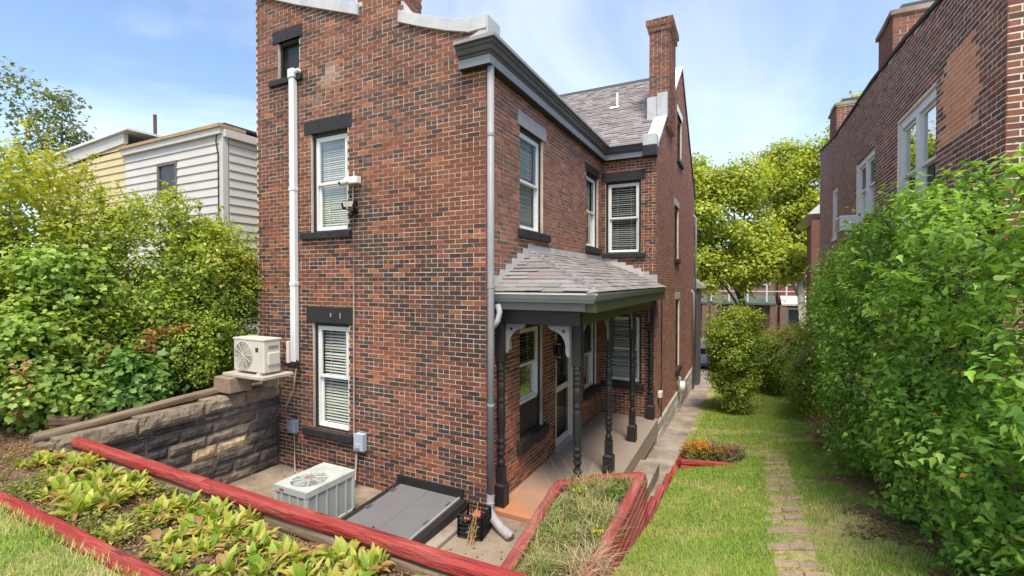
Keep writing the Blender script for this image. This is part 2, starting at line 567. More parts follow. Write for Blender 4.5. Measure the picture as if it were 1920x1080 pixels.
def tone_facade(u, z, r):
    n = fbm(u * 0.55, z * 0.75, 3.1)
    streak = mnoise.noise(Vector((u * 3.2, z * 0.25, 5.5)))
    pd = 0.36 + 0.6 * n + 0.18 * streak
    if u < 1.5 and 2.0 < z < 3.6: pd += 0.34 * (1 - u / 1.9)
    if u > 3.3 and z < 3.0: pd += 0.25
    if z < 0.3: pd += 0.3
    if 1.95 < u < 2.30 and z < 5.2: pd += 0.25
    po = 0.06 + 0.22 * max(0, fbm(u * 0.8 + 9, z * 0.9, 7.7))
    if 1.4 < u < 2.0 and 1.2 < z < 5: po += 0.16
    fade = 0.08 if z > 5.2 else 0.0
    c = tone_of(min(0.88, max(0.06, pd)), po, r, fade)
    k = 1 + 0.28 * mnoise.noise(Vector((u * 1.3, z * 0.9, 21.0))) + 0.14 * streak
    c = tuple(v * k for v in c)
    for (a, b, zs) in ((2.45, 3.6, 3.75), (2.45, 3.6, 0.44), (3.55, 4.4, 6.47)):      # rain streaks below the sills
        if a < u < b and zs - 0.9 < z < zs:
            c = tuple(v * (1 - 0.4 * max(0, 0.5 + mnoise.noise(Vector((u * 9, z * 0.8, 3.3)))) * (1 - (zs - z) / 0.9)) for v in c)
    # lime bloom left by old patching
    e = max(0.0, mnoise.noise(Vector((u * 2.6, z * 2.6, 41.0)))) * math.exp(-((u - 3.05 + 0.45 * (z - 6.4)) / 0.32) ** 2 - ((z - 6.3) / 0.5) ** 2)
    return mixc(c, (0.55, 0.46, 0.40), min(0.5, 1.1 * e))
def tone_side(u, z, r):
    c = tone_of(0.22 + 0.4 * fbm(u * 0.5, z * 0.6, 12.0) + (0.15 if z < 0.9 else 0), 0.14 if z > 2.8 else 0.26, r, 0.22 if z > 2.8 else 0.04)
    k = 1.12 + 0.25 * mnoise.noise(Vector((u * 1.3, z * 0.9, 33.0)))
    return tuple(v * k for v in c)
def tone_wing(u, z, r):
    return tone_of(0.36, 0.10, r, 0.05)
def tone_gable(u, z, r):
    return tuple(v * 1.15 for v in tone_of(0.15, 0.12, r, 0.25))
def tone_neighbor(u, z, r):
    if 0.70 + r.uniform(-.12, .12) < u < 1.72 + r.uniform(-.12, .12) and 4.83 < z < 5.90:
        k = r.uniform(0.92, 1.08)
        return tuple(v * k for v in mixc((0.72, 0.25, 0.11), (0.78, 0.32, 0.16), r.random()))
    c = mixc((0.10, 0.048, 0.036), (0.30, 0.105, 0.065), r.random() ** 0.8)
    if u > 7.5:
        c = mixc(c, (0.24, 0.12, 0.085), 0.5)
    k = 1 + 0.2 * mnoise.noise(Vector((u * 1.3, z, 51.0)))
    return tuple(v * k * r.uniform(0.88, 1.12) for v in c)

# ------------------------------------------------------------------ window builder
def window(parent, W, u0, u1, z0, z1, lintel=None, sill=None, blind=None, frame=M_DARK, sash=M_WHITE, split=0.5, lintel_mat=M_STONEDARK, sill_mat=M_STONEDARK, panel=None, fw=0.055, room=True, slat=0.042, drop=0.0):
    mb = MB()
    for (a, b, c, d) in ((u0, u0 + fw, z0, z1), (u1 - fw, u1, z0, z1), (u0 + fw, u1 - fw, z1 - fw, z1), (u0 + fw, u1 - fw, z0, z0 + fw * 0.6)):
        W.box(mb, a, b, -0.15, -0.045, c, d)
    w = mb.build('window', frame, parent, bevel=0.004)
    def sub(name, mb, m, bevel=0.0, smooth=False):
        o = mb.build(name, m, None, bevel=bevel, smooth=smooth)
        o.parent = w
        return o
    if lintel:
        a, b, c, d = lintel
        sub('lintel', W.box(MB(), a, b, -0.05, 0.018, c, d), lintel_mat, 0.008)
    if sill:
        a, b, c, d = sill
        m = MB()
        m.hexa([W.P(a, -0.13, c), W.P(b, -0.13, c), W.P(b, 0.07, c), W.P(a, 0.07, c), W.P(a, -0.13, d + 0.02), W.P(b, -0.13, d + 0.02), W.P(b, 0.07, d - 0.012), W.P(a, 0.07, d - 0.012)])
        sub('sill', m, sill_mat, 0.008)
    zz0 = z0
    if panel:
        zz0 = panel
        sub('panel', W.box(MB(), u0 + fw, u1 - fw, -0.13, -0.06, z0 + fw * 0.6, panel), frame, 0.005)
    a, b = u0 + fw, u1 - fw
    zb, zt = zz0 + 0.035, z1 - fw
    zm = zb + (zt - zb) * split
    s = 0.042
    # white jamb liner
    m = MB()
    for (p, q, c, d) in ((a, a + 0.03, zb, zt), (b - 0.03, b, zb, zt), (a + 0.03, b - 0.03, zt - 0.03, zt), (a + 0.03, b - 0.03, zb - 0.034, zb + 0.015)):
        W.box(m, p, q, -0.145, -0.062, c, d)
    sub('sash_frame', m, sash, 0.003)
    a, b, zb, zt = a + 0.031, b - 0.031, zb + 0.016, zt - 0.031
    for nm, c, d, n0 in (('upper_sash', zm - s * 0.5, zt, -0.098), ('lower_sash', zb, zm + s * 0.5, -0.136)):
        m = MB()
        for (p, q, e, f) in ((a, a + s, c, d), (b - s, b, c, d), (a + s, b - s, d - s, d), (a + s, b - s, c, c + s)):
            W.box(m, p, q, n0, n0 + 0.034, e, f)
        sub(nm, m, sash, 0.003)
        g = MB()
        g.quad(W.P(a + s, n0 + 0.015, c + s), W.P(b - s, n0 + 0.015, c + s), W.P(b - s, n0 + 0.015, d - s), W.P(a + s, n0 + 0.015, d - s))
        sub('pane', g, M_GLASS)
    if blind:
        m = MB()
        zc = zt
        tilt = {'closed': 0.020, 'half': 0.012, 'open': 0.004}[blind]
        low = zb + (zt - zb) * drop
        while zc > low:
            j1, j2, j3 = random.uniform(-.004, .004), random.uniform(-.004, .004), random.uniform(-.005, .005)
            m.quad(W.P(a, -0.165, zc - tilt + j1 + j3), W.P(b, -0.165, zc - tilt + j2 + j3), W.P(b, -0.190, zc + tilt + j2 - j3), W.P(a, -0.190, zc + tilt + j1 - j3))
            zc -= slat
        for t in (0.25, 0.75):
            uu = a + (b - a) * t
            W.box(m, uu - 0.004, uu + 0.004, -0.164, -0.160, low, zt)
        sub('blind', m, M_BLIND)
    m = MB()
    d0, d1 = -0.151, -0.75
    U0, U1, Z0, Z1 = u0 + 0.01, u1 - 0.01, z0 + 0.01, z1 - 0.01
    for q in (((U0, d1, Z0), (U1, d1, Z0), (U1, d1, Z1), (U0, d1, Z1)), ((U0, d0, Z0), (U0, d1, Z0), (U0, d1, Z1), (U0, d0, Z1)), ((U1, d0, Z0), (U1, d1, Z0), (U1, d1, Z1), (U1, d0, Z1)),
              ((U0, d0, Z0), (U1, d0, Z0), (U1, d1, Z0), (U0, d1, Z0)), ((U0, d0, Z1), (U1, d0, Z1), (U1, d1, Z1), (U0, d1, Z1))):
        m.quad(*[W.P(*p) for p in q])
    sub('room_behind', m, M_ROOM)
    return w

# ================================================================== GROUND
def interp(y, ys, vs):
    return float(np.interp(y, ys, vs))
LY = [-12, -6, -3.9, -2.6, -1.2, -0.6, 0.74, 2.0, 4.5, 9.5, 14.5, 17]
L2 = [1.35, 1.22, 1.12, 0.75, 0.20, 0.06, -0.24, -0.31, -0.56, -0.86, -1.08, -1.2]
L35 = [1.40, 1.28, 1.15, 0.95, 0.57, 0.40, 0.21, 0.04, -0.30, -0.80, -1.10, -1.2]
def lawn_h(x, y):
    a, b = np.interp(y, LY, L2), np.interp(y, LY, L35)
    t = np.clip((x - 2.0) / 1.5, -0.05, 1.6)
    return a + (b - a) * t

def grid(name, x0, x1, y0, y1, dx, hf, mat, extra=None):
    nx, ny = max(2, int((x1 - x0) / dx) + 1), max(2, int((y1 - y0) / dx) + 1)
    xs, ys = np.linspace(x0, x1, nx), np.linspace(y0, y1, ny)
    X, Y = np.meshgrid(xs, ys)
    Z = hf(X, Y)
    V = np.stack([X.ravel(), Y.ravel(), Z.ravel()], 1)
    i = (np.arange(ny - 1)[:, None] * nx + np.arange(nx - 1)[None, :]).ravel()
    T = np.concatenate([np.stack([i, i + 1, i + nx + 1], 1), np.stack([i, i + nx + 1, i + nx], 1)])
    return V, T

def structure(o, label=None, cat=None):
    return tag(o, label, cat, kind='structure')

def rough_h(f, amp=0.02, sc=3.0, seed=0):
    def g(X, Y):
        n = np.array([mnoise.noise(Vector((x * sc, y * sc, seed))) for x, y in zip(X.ravel(), Y.ravel())]).reshape(X.shape)
        return f(X, Y) + amp * n
    return g

V1, T1 = grid('a', 1.93, 5.7, -4.0, 16.5, 0.2, rough_h(lawn_h, 0.015, 1.4), None)
V2, T2 = grid('b', -9.0, 9.0, -14.0, -4.0, 0.4, rough_h(lawn_h, 0.015, 1.4), None)
structure(raw_mesh('lawn', np.concatenate([V1, V2]), np.concatenate([T1, T2 + len(V1)]), None, M_LAWN, smooth=True), 'sloping back lawn with dry yellow patches beside the brick house', 'lawn')
# far ground sheet: drops to the street and runs to the horizon
def far_h(X, Y):
    return np.where(Y > 15, np.interp(Y, [15, 20, 26, 45, 300, 2500], [-1.35, -1.9, -2.6, -3.2, -3.2, -3.2]), np.interp(Y, [-14, 14], [-1.3, -1.3]))
xs = np.concatenate([[-2500, -600, -150], np.linspace(-60, 60, 25), [150, 600, 2500]])
ys = np.concatenate([[-2500, -300, -60], np.linspace(-20, 60, 33), [150, 600, 2500]])
X, Y = np.meshgrid(xs, ys)
nx = len(xs)
i = (np.arange(len(ys) - 1)[:, None] * nx + np.arange(nx - 1)[None, :]).ravel()
T = np.concatenate([np.stack([i, i + 1, i + nx + 1], 1), np.stack([i, i + nx + 1, i + nx], 1)])
structure(raw_mesh('ground', np.stack([X.ravel(), Y.ravel(), far_h(X, Y).ravel() - 0.05], 1), T, None, pmat('far_ground', (0.14, 0.13, 0.08), rough=1, var=0.3, scale=1, bump=0.3), smooth=True), 'ground falling away towards the street', 'ground')
# road and pavement across the bottom of the yard
structure(MB().box(-60, 60, 25.5, 33, -2.75, -2.58).build('road', M_ASPHALT), 'asphalt street beyond the end of the yard', 'road')
structure(MB().box(-60, 60, 23.4, 25.5, -2.75, -2.44).build('pavement', M_CONC), 'concrete pavement along the street', 'pavement')
structure(MB().box(-60, 60, 33, 35, -2.9, -2.44).build('pavement', M_CONC), 'concrete pavement on the far side of the street', 'pavement')
# sunken yard floor behind the house
structure(MB().box(-4.3, 1.98, -2.85, 0.12, -0.6, -0.215).build('patio_floor', M_PATIO), 'stained concrete floor of the sunken yard behind the house', 'patio')
# raised neighbour yard behind the stone wall
def yard_h(X, Y):
    return np.where(Y < -2.95, 0.86, 1.08 + 0.12 * np.clip((Y + 3) / 3, 0, 1)) + 0.05 * np.clip((-4.4 - X), 0, 3) * (Y > -2.95)
V1, T1 = grid('n', -20, -4.36, -12, 10, 0.3, rough_h(yard_h, 0.06, 2.2), None)
structure(raw_mesh('neighbor_yard', V1, T1, None, M_SOIL, smooth=True), 'brown soil of the raised yard behind the stone wall', 'ground')
# bed between the two timbers
def bed_h(X, Y):
    return np.interp(Y, [-3.8, -2.86], [0.99, 0.885]) + 0.05 * np.clip(-X - 3, 0, 3)
V1, T1 = grid('bed', -6.4, 2.0, -3.80, -2.87, 0.06, rough_h(bed_h, 0.045, 4.5), None)
structure(raw_mesh('flower_bed', V1, T1, None, M_SOIL, smooth=True), 'bare soil bed with dead leaves between the two red timbers', 'garden bed')

# walk down the side of the house
walk = bpy.data.objects.new('walk', None); col.objects.link(walk)
structure(walk, 'concrete walk in slabs along the side of the brick house', 'walk')
ys = [-0.05, 1.5, 2.9, 4.4, 5.9, 7.4, 8.9, 10.4, 11.9, 13.4, 15.0, 17.5, 20.5]
wz = lambda y: interp(y, [-1, 3, 6, 14.5, 17, 21], [-0.46, -0.60, -0.73, -1.10, -1.35, -1.9])
for a, b in zip(ys, ys[1:]):
    m = MB()
    e = 0.006
    dz = random.uniform(-0.006, 0.006)
    x0, x1 = 1.22, 2.02 + 0.02 * max(0, a - 4) + random.uniform(-0.01, 0.01)
    m.hexa([(x0, a + e, wz(a) - 0.3), (x1, a + e, wz(a) - 0.3), (x1, b - e, wz(b) - 0.3), (x0, b - e, wz(b) - 0.3), (x0, a + e, wz(a) + dz), (x1, a + e, wz(a) + dz), (x1, b - e, wz(b) + dz), (x0, b - e, wz(b) + dz)])
    m.build('slab', M_CONC, walk, bevel=0.01)
#--PART2--
# ================================================================== BRICK HOUSE
house = root('brick_house', (0, 0, -0.2), 'two-storey brick house with charcoal trim, corner porch and tall chimneys', 'house')
FAC = Wall((0, 0), (-1, 0), (0, -1))
SID = Wall((0, 0), (0, 1), (1, 0))
WIN = Wall((0, 5.65), (1, 0), (0, -1))
GAB = Wall((1.30, 5.65), (0, 1), (1, 0))

def top_fac(u):
    return float(np.interp(u, [0, 0.23, 0.63, 1.09, 1.5, 1.501, 2.29, 2.291, 2.93, 3.68, 4.8], [6.52, 6.52, 6.63, 6.80, 6.97, 8.9, 8.9, 7.28, 7.51, 7.79, 8.26]))
def top_gab(u):
    return float(np.interp(u, [0, 0.25, 4.4, 8.7], [6.15, 6.3, 9.62, 6.3]))

H_FAC = [(2.56, 3.40, 3.86, 5.51), (2.555, 3.38, 0.56, 2.35), (3.67, 4.21, 6.56, 7.22)]
H_SID = [(1.05, 1.98, 3.86, 5.48), (4.44, 5.36, 3.82, 5.48), (1.05, 1.96, 0.52, 2.33), (2.60, 3.56, -0.14, 2.28), (4.34, 5.24, 0.58, 2.22)]
H_WIN = [(0.10, 0.95, 3.71, 5.44), (0.12, 0.97, 0.62, 2.24)]
H_GAB = [(3.55, 4.55, 6.72, 8.08), (3.05, 3.92, 3.70, 5.25), (3.36, 4.22, 0.40, 2.50)]

walls = []
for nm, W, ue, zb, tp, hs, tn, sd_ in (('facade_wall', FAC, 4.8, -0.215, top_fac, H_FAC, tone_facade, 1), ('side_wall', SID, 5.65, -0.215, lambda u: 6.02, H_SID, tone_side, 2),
                                  ('wing_wall', WIN, 1.30, -0.16, lambda u: 6.0, H_WIN, tone_wing, 3), ('gable_wall', GAB, 8.7, -0.28, top_gab, H_GAB, tone_gable, 4)):
    br, core = lay_wall(W, ue, zb, tp, hs, tn, seed=sd_)
    if nm == 'facade_wall':       # the left flank of the wing, seen only from aside
        core.quad((-4.8, 0, -0.6), (-4.8, 5.6, -0.6), (-4.8, 5.6, 8.26), (-4.8, 0, 8.26))
    if nm == 'gable_wall':
        core.quad((1.3, 14.35, -1.6), (-4.8, 14.35, -1.6), (-4.8, 14.35, 6.3), (1.3, 14.35, 6.3))
    o = core.build(nm, M_MORTAR, house, normals=False)
    walls.append((o, br))

# chimney bodies (extra brick walls)
def chimney(x0, x1, y0, y1, z0, z1, nm, tone, seed, faces, corbel=True):
    part = MB().box(x0 + 0.002, x1 - 0.002, y0 + 0.002, y1 - 0.002, z0, z1).build(nm, M_MORTAR, house)
    out = []
    tz = lambda u: z1
    for f in faces:
        if f == 'f': W, ue = Wall((x1, y0), (-1, 0), (0, -1)), x1 - x0
        if f == 'r': W, ue = Wall((x1, y0), (0, 1), (1, 0)), y1 - y0
        if f == 'l': W, ue = Wall((x0, y0), (0, 1), (-1, 0)), y1 - y0
        br, _ = lay_wall(W, ue, z0, tz, [], tone, seed=seed)
        out += br
        seed += 1
    walls.append((part, out))
    return part
chimney(-2.288, -1.502, 0.02, 0.55, 6.6, 8.9, 'chimney', lambda u, z, r: tone_of(0.3, 0.15, r, 0.1), 21, 'rl')
g_ch = chimney(0.90, 1.40, 6.90, 7.95, 7.0, 9.45, 'chimney', lambda u, z, r: tone_of(0.35, 0.1, r, 0.1), 31, 'frl')
o = chimney(0.86, 1.44, 6.86, 7.99, 9.45, 9.60, 'chimney_cap', lambda u, z, r: tone_of(0.35, 0.1, r, 0.1), 41, 'frl')
o = chimney(0.82, 1.48, 6.82, 8.03, 9.60, 9.74, 'chimney_cap', lambda u, z, r: tone_of(0.4, 0.1, r, 0.1), 51, 'frl')
emit_bricks(house, walls, 300, skip=lambda x, y: x < 900 and y > 930 or (910 < x < 935) or (x > 930 and y > 560))

# ---- stone foundation of the main block
found = MB().box(1.0, 1.318, 5.66, 14.3, -1.7, -0.285).build('foundation', M_STONEGREY, house)
y = 5.6
k = 0
for row, (za, zb) in enumerate(((-0.52, -0.29), (-0.76, -0.53), (-1.15, -0.77))):
    y = 5.62 + 0.17 * row
    while y < 14.2:
        w = random.uniform(0.35, 0.7)
        t = random.uniform(0.8, 1.2)
        b = MB().box(1.31, 1.345 + random.uniform(0, 0.02), y + 0.008, min(y + w, 14.3) - 0.008, za, zb, tone=tuple(v * t for v in (0.40, 0.36, 0.31)))
        o = b.build('stone', pmat('pale_foundation_stone', attr='tone', rough=0.9, var=0.25, scale=9, bump=0.6, bscale=22, bdist=0.02), None, bevel=0.012)
        o.parent = found
        y += w

# ---- windows
window(house, FAC, 2.56, 3.40, 3.86, 5.51, (2.47, 3.55, 5.51, 5.74), (2.48, 3.61, 3.75, 3.87), 'closed', slat=0.036)
window(house, FAC, 2.555, 3.38, 0.56, 2.35, (2.46, 3.52, 2.35, 2.62), (2.44, 3.59, 0.44, 0.57), 'half', slat=0.05)
FAC.box(MB(), 2.93, 2.955, 0.018, 0.0205, 2.46, 2.52).build('paint_chip', M_STONEGREY, house)
FAC.box(MB(), 2.72, 2.738, 0.018, 0.0205, 2.44, 2.53).build('paint_chip', M_STONEGREY, house)
# small attic opening: dark frame, single dark pane
w = MB()
for (a, b, c, d) in ((3.67, 3.72, 6.56, 7.22), (4.16, 4.21, 6.56, 7.22), (3.72, 4.16, 7.17, 7.22), (3.72, 4.16, 6.56, 6.60)):
    FAC.box(w, a, b, -0.15, -0.05, c, d)
w = w.build('window', M_DARK, house)
for nm, mb, m in (('lintel', FAC.box(MB(), 3.60, 4.34, -0.05, 0.018, 7.22, 7.43), M_STONEDARK), ('sill', FAC.box(MB(), 3.58, 4.40, -0.1, 0.06, 6.47, 6.565), M_STONEDARK),
                  ('room_behind', FAC.box(MB(), 3.68, 4.20, -0.6, -0.14, 6.57, 7.21), M_ROOM)):
    mb.build(nm, m, None, bevel=0.006).parent = w
g = MB(); g.quad(FAC.P(3.72, -0.11, 6.60), FAC.P(4.16, -0.11, 6.60), FAC.P(4.16, -0.11, 7.17), FAC.P(3.72, -0.11, 7.17)); g.build('pane', M_DARKPANE, None).parent = w

w1 = window(house, SID, 1.05, 1.98, 3.86, 5.48, (0.97, 2.10, 5.48, 5.71), (0.97, 2.19, 3.73, 3.87), 'closed', lintel_mat=M_STONEGREY, slat=0.036)
window(house, SID, 4.44, 5.36, 3.82, 5.48, (4.36, 5.40, 5.48, 5.66), (4.36, 5.46, 3.69, 3.83), 'closed', drop=0.3)
window(house, SID, 1.05, 1.96, 0.52, 2.33, None, (0.94, 2.12, 0.36, 0.53), 'open', panel=1.05, slat=0.05)
window(house, SID, 4.34, 5.24, 0.58, 2.22, None, (4.24, 5.40, 0.44, 0.59), None)
window(house, WIN, 0.10, 0.95, 3.71, 5.44, (0.005, 1.05, 5.44, 5.66), (0.005, 1.06, 3.60, 3.72), 'half', slat=0.05)
window(house, WIN, 0.12, 0.97, 0.62, 2.24, None, (0.005, 1.05, 0.46, 0.63), 'half')
window(house, GAB, 3.55, 4.55, 6.72, 8.08, (3.45, 4.65, 8.08, 8.28), (3.45, 4.65, 6.60, 6.73), None, lintel_mat=M_WHITEFLASH, sash=M_DARK, sill_mat=M_STONEDARK)
window(house, GAB, 3.05, 3.92, 3.70, 5.25, (2.97, 4.0, 5.25, 5.45), (2.97, 4.0, 3.58, 3.71), None, lintel_mat=M_STONEGREY, sash=M_DARK)
window(house, GAB, 3.36, 4.22, 0.40, 2.50, (3.28, 4.3, 2.50, 2.70), (3.28, 4.3, 0.27, 0.41), None, lintel_mat=M_STONEGREY, sash=M_DARK)

# ---- storm door
d = MB()
for (a, b, c, e) in ((2.60, 2.67, -0.12, 2.28), (3.49, 3.56, -0.12, 2.28), (2.67, 3.49, 2.21, 2.28)):
    SID.box(d, a, b, -0.13, -0.02, c, e)
door = d.build('door', M_CREAM, house, bevel=0.004)
m = MB()
for (a, b, c, e) in ((2.68, 2.75, -0.10, 2.20), (3.41, 3.48, -0.10, 2.20), (2.75, 3.41, 2.12, 2.20), (2.75, 3.41, 0.92, 1.03), (2.75, 3.41, -0.10, 0.03)):
    SID.box(m, a, b, -0.075, -0.035, c, e)
m.build('storm_frame', M_CREAM, None, bevel=0.004).parent = door
for c, e in ((0.03, 0.92), (1.03, 2.12)):
    g = MB(); g.quad(SID.P(2.75, -0.05, c), SID.P(3.41, -0.05, c), SID.P(3.41, -0.05, e), SID.P(2.75, -0.05, e)); g.build('pane', M_GLASS, None).parent = door
SID.box(MB(), 2.68, 3.48, -0.16, -0.13, -0.10, 2.20).build('inner_panel', M_DARK, None).parent = door
SID.box(MB(), 3.36, 3.40, -0.035, -0.01, 0.93, 1.05).build('handle', M_CREAM, None, bevel=0.006).parent = door
SID.box(MB(), 2.58, 3.58, -0.1, 0.05, -0.16, -0.12).build('threshold', M_STONEGREY, None, bevel=0.005).parent = door

# ---- eaves: fascia and moulded gutter along the side wall, return on the facade, and along the wing
def moulding(path, prof, name, mat):
    """path: list of (x, y) plan points with outward normals computed; prof: list of (out, z)"""
    P = [Vector((p[0], p[1], 0)) for p in path]
    rings = []
    for i, p in enumerate(P):
        def nrm(a, b):
            t = (b - a).normalized()
            return Vector((t.y, -t.x, 0))
        if i == 0: n = nrm(P[0], P[1])
        elif i == len(P) - 1: n = nrm(P[-2], P[-1])
        else:
            n1, n2 = nrm(P[i - 1], p), nrm(p, P[i + 1])
            n = (n1 + n2); n = n / max(0.2, n.dot(n1))
        rings.append([tuple(p + n * o + Vector((0, 0, z))) for o, z in prof])
    mb = MB()
    k = len(prof)
    for a, b in zip(rings, rings[1:]):
        for j in range(k):
            j2 = (j + 1) % k
            mb.quad(a[j], a[j2], b[j2], b[j])
    mb.poly(rings[0][::-1]); mb.poly(rings[-1])
    return mb.build(name, mat, house)
EAVE = [(-0.36, -0.02), (0.02, -0.02), (0.02, 5.63), (1.02, 5.63)]
moulding(EAVE, [(0, 5.93), (0.10, 5.93), (0.10, 6.06), (0, 6.06)], 'fascia', M_DARK)
moulding(EAVE, [(0, 6.061), (0.12, 6.061), (0.13, 6.09), (0.16, 6.10), (0.175, 6.15), (0.20, 6.17), (0.205, 6.195), (0.235, 6.205), (0.235, 6.245), (0.19, 6.245), (0.17, 6.235), (0.0, 6.235)], 'gutter', M_GREYDARK)
moulding(EAVE, [(0.236, 6.21), (0.246, 6.21), (0.246, 6.256), (0.20, 6.256), (0.20, 6.247), (0.236, 6.247)], 'gutter_lip', M_GREYPAINT)
moulding(EAVE, [(0.101, 5.94), (0.112, 5.94), (0.112, 6.055), (0.101, 6.055)], 'fascia_board', M_GREYPAINT)
# sheet flashing on the cornice return
MB().prism([(-0.34, -0.03, 6.246), (0.05, -0.03, 6.246), (0.05, -0.03, 6.40), (-0.05, -0.03, 6.42), (-0.30, -0.03, 6.34)], (0, -0.06, 0)).build('return_flashing', M_METAL, house)
# end block at the gable shoulder
MB().box(1.02, 1.335, 5.44, 5.645, 5.92, 6.16).build('shoulder_block', M_DARK, house, bevel=0.01)
MB().box(1.00, 1.33, 5.45, 5.80, 6.165, 6.42).build('shoulder_flashing', M_METAL, house, bevel=0.01)

# ---- parapet copings on the facade
def coping(pts, name, y0=-0.05, y1=0.32, h=0.185):
    mb = MB()
    for (ua, za), (ub, zb_) in zip(pts, pts[1:]):
        za -= 0.055; zb_ -= 0.055
        mb.hexa([(-ua, y0, za), (-ub, y0, zb_), (-ub, y1, zb_), (-ua, y1, za), (-ua, y0 + 0.015, za + h), (-ub, y0 + 0.015, zb_ + h), (-ub, y1, zb_ + h + 0.02), (-ua, y1, za + h + 0.02)])
    return mb.build(name, M_METAL, house, bevel=0.006)
coping([(-0.02, 6.52), (0.23, 6.52)], 'coping', h=0.195)
coping([(0.235, 6.515), (0.63, 6.63), (1.09, 6.80), (1.495, 6.965)], 'coping')
coping([(2.30, 7.275), (2.93, 7.51), (3.68, 7.79), (4.86, 8.28)], 'coping')
MB().box(-0.06, 0.035, -0.02, 0.34, 6.26, 6.655).build('coping_end', M_METAL, house, bevel=0.006)
MB().prism([(-1.499, 0.03, 7.03), (-1.499, 0.5, 7.03), (-1.499, 0.5, 7.16), (-1.499, 0.03, 7.30)], (0.012, 0, 0)).build('chimney_flashing', M_WHITEFLASH, house)
# flat roof of the wing
MB().box(-4.75, -0.02, 0.3, 5.6, 6.2, 6.235).build('wing_roof', M_ASPHALT, house)

# ---- downspout at the corner with its corrugated elbow
m = MB()
m.tube([(0.085, -0.03, 5.93), (0.085, -0.03, 3.0), (0.085, -0.03, 0.12)], 0.048, 12)
ds = m.build('downspout', M_GREYPAINT, house, smooth=True)
for z in (5.0, 2.95, 1.35):
    MB().tube([(0.085, -0.03, z), (0.085, -0.03, z + 0.035)], 0.053, 14).build('strap', M_GREYPAINT, None).parent = ds
pts = []
A = [(0.085, -0.03, 0.14), (0.088, -0.05, 0.02), (0.13, -0.12, -0.06), (0.26, -0.21, -0.11), (0.42, -0.30, -0.145), (0.56, -0.37, -0.155)]
NN = 132
P_, R_ = [], []
for q in range(NN + 1):
    t = q / NN * (len(A) - 1)
    k = min(int(t), len(A) - 2)
    f = t - k
    p = [A[max(k - 1, 0)], A[k], A[k + 1], A[min(k + 2, len(A) - 1)]]
    c = tuple(0.5 * (2 * p[1][j] + (p[2][j] - p[0][j]) * f + (2 * p[0][j] - 5 * p[1][j] + 4 * p[2][j] - p[3][j]) * f * f + (-p[0][j] + 3 * p[1][j] - 3 * p[2][j] + p[3][j]) * f ** 3) for j in range(3))
    P_.append(c)
    R_.append(0.055 + (0.010 * math.sin(q * 2 * math.pi / 6) if q > 24 else 0))
MB().tube(P_, R_, 14).build('corrugated_elbow', M_STONEGREY, None, smooth=True).parent = ds
MB().tube([(0.11, 0.12, 2.72), (0.15, 0.10, 2.62), (0.145, 0.06, 2.50), (0.10, 0.0, 2.42)], 0.042, 12).build('gutter_outlet', M_GREYPAINT, house, smooth=True)

# ---- main roof with shingles
MB().poly([(-4.7, 5.50, 6.20), (1.12, 5.50, 6.20), (1.12, 10.0, 9.55), (-4.7, 10.0, 9.55)]).build('main_roof', M_ASPHALT, house, normals=False)
MB().poly([(1.25, 10.01, 9.55), (-4.7, 10.01, 9.55), (-4.7, 14.6, 6.1), (1.25, 14.6, 6.1)]).build('rear_roof', M_ASPHALT, house, normals=False)
def shingle_tone():
    a = mixc((0.215, 0.195, 0.185), (0.30, 0.27, 0.255), random.random())
    if random.random() < 0.15: a = (0.245, 0.20, 0.18)
    if random.random() < 0.08: a = (0.165, 0.15, 0.145)
    return a
def shingle(p, du, ds, nrm, w, l, tone, mb=None, lift=0.012, th=0.008):
    """p: lower corner; du along the eave, ds up the slope (unit vectors)"""
    p, du, ds, nrm = Vector(p), Vector(du), Vector(ds), Vector(nrm)
    q = mb or MB()
    lo, hi = nrm * lift, nrm * 0.003
    a, b, c, d = p + lo, p + du * w + lo, p + du * w + ds * l + hi, p + ds * l + hi
    e = nrm * th
    q.hexa([a - e, b - e, c - e, d - e, a, b, c, d], tone)
    return q
ds_ = Vector((0, 4.5, 3.35)).normalized()
nr_ = Vector((0, -3.35, 4.5)).normalized()
m = MB()
L_, ex = 5.61, 0.142
for k in range(int(L_ / ex)):
    x = -3.4 - (0.15 if k % 2 else 0) - random.uniform(0, 0.05)
    while x < 1.08:
        w = random.choice((0.16, 0.22, 0.30))
        shingle(Vector((x, 5.50, 6.205)) + ds_ * (k * ex), (1, 0, 0), ds_, nr_, min(w, 1.1 - x) - 0.004, ex + 0.02, shingle_tone(), m, lift=random.choice((0.010, 0.016, 0.022)))
        x += w
tag(m.build('shingles', M_SHINGLE, house, normals=False), kind='stuff')
MB().prism([(-4.7, 9.86, 9.475), (-4.7, 10.0, 9.60), (-4.7, 10.14, 9.475), (-4.7, 10.0, 9.56)], (5.78, 0, 0)).build('ridge_cap', M_ASPHALT, house)
MB().tube([(-0.25, 8.15, 7.9), (-0.25, 8.15, 8.56)], 0.036, 10).build('vent_pipe', M_WHITEFLASH, house)
m = MB(); shingle(Vector((-0.42, 7.93, 8.02)), (1, 0, 0), ds_, nr_, 0.26, 0.30, None, m, 0.03); m.build('vent_flashing', M_WHITEFLASH, house)
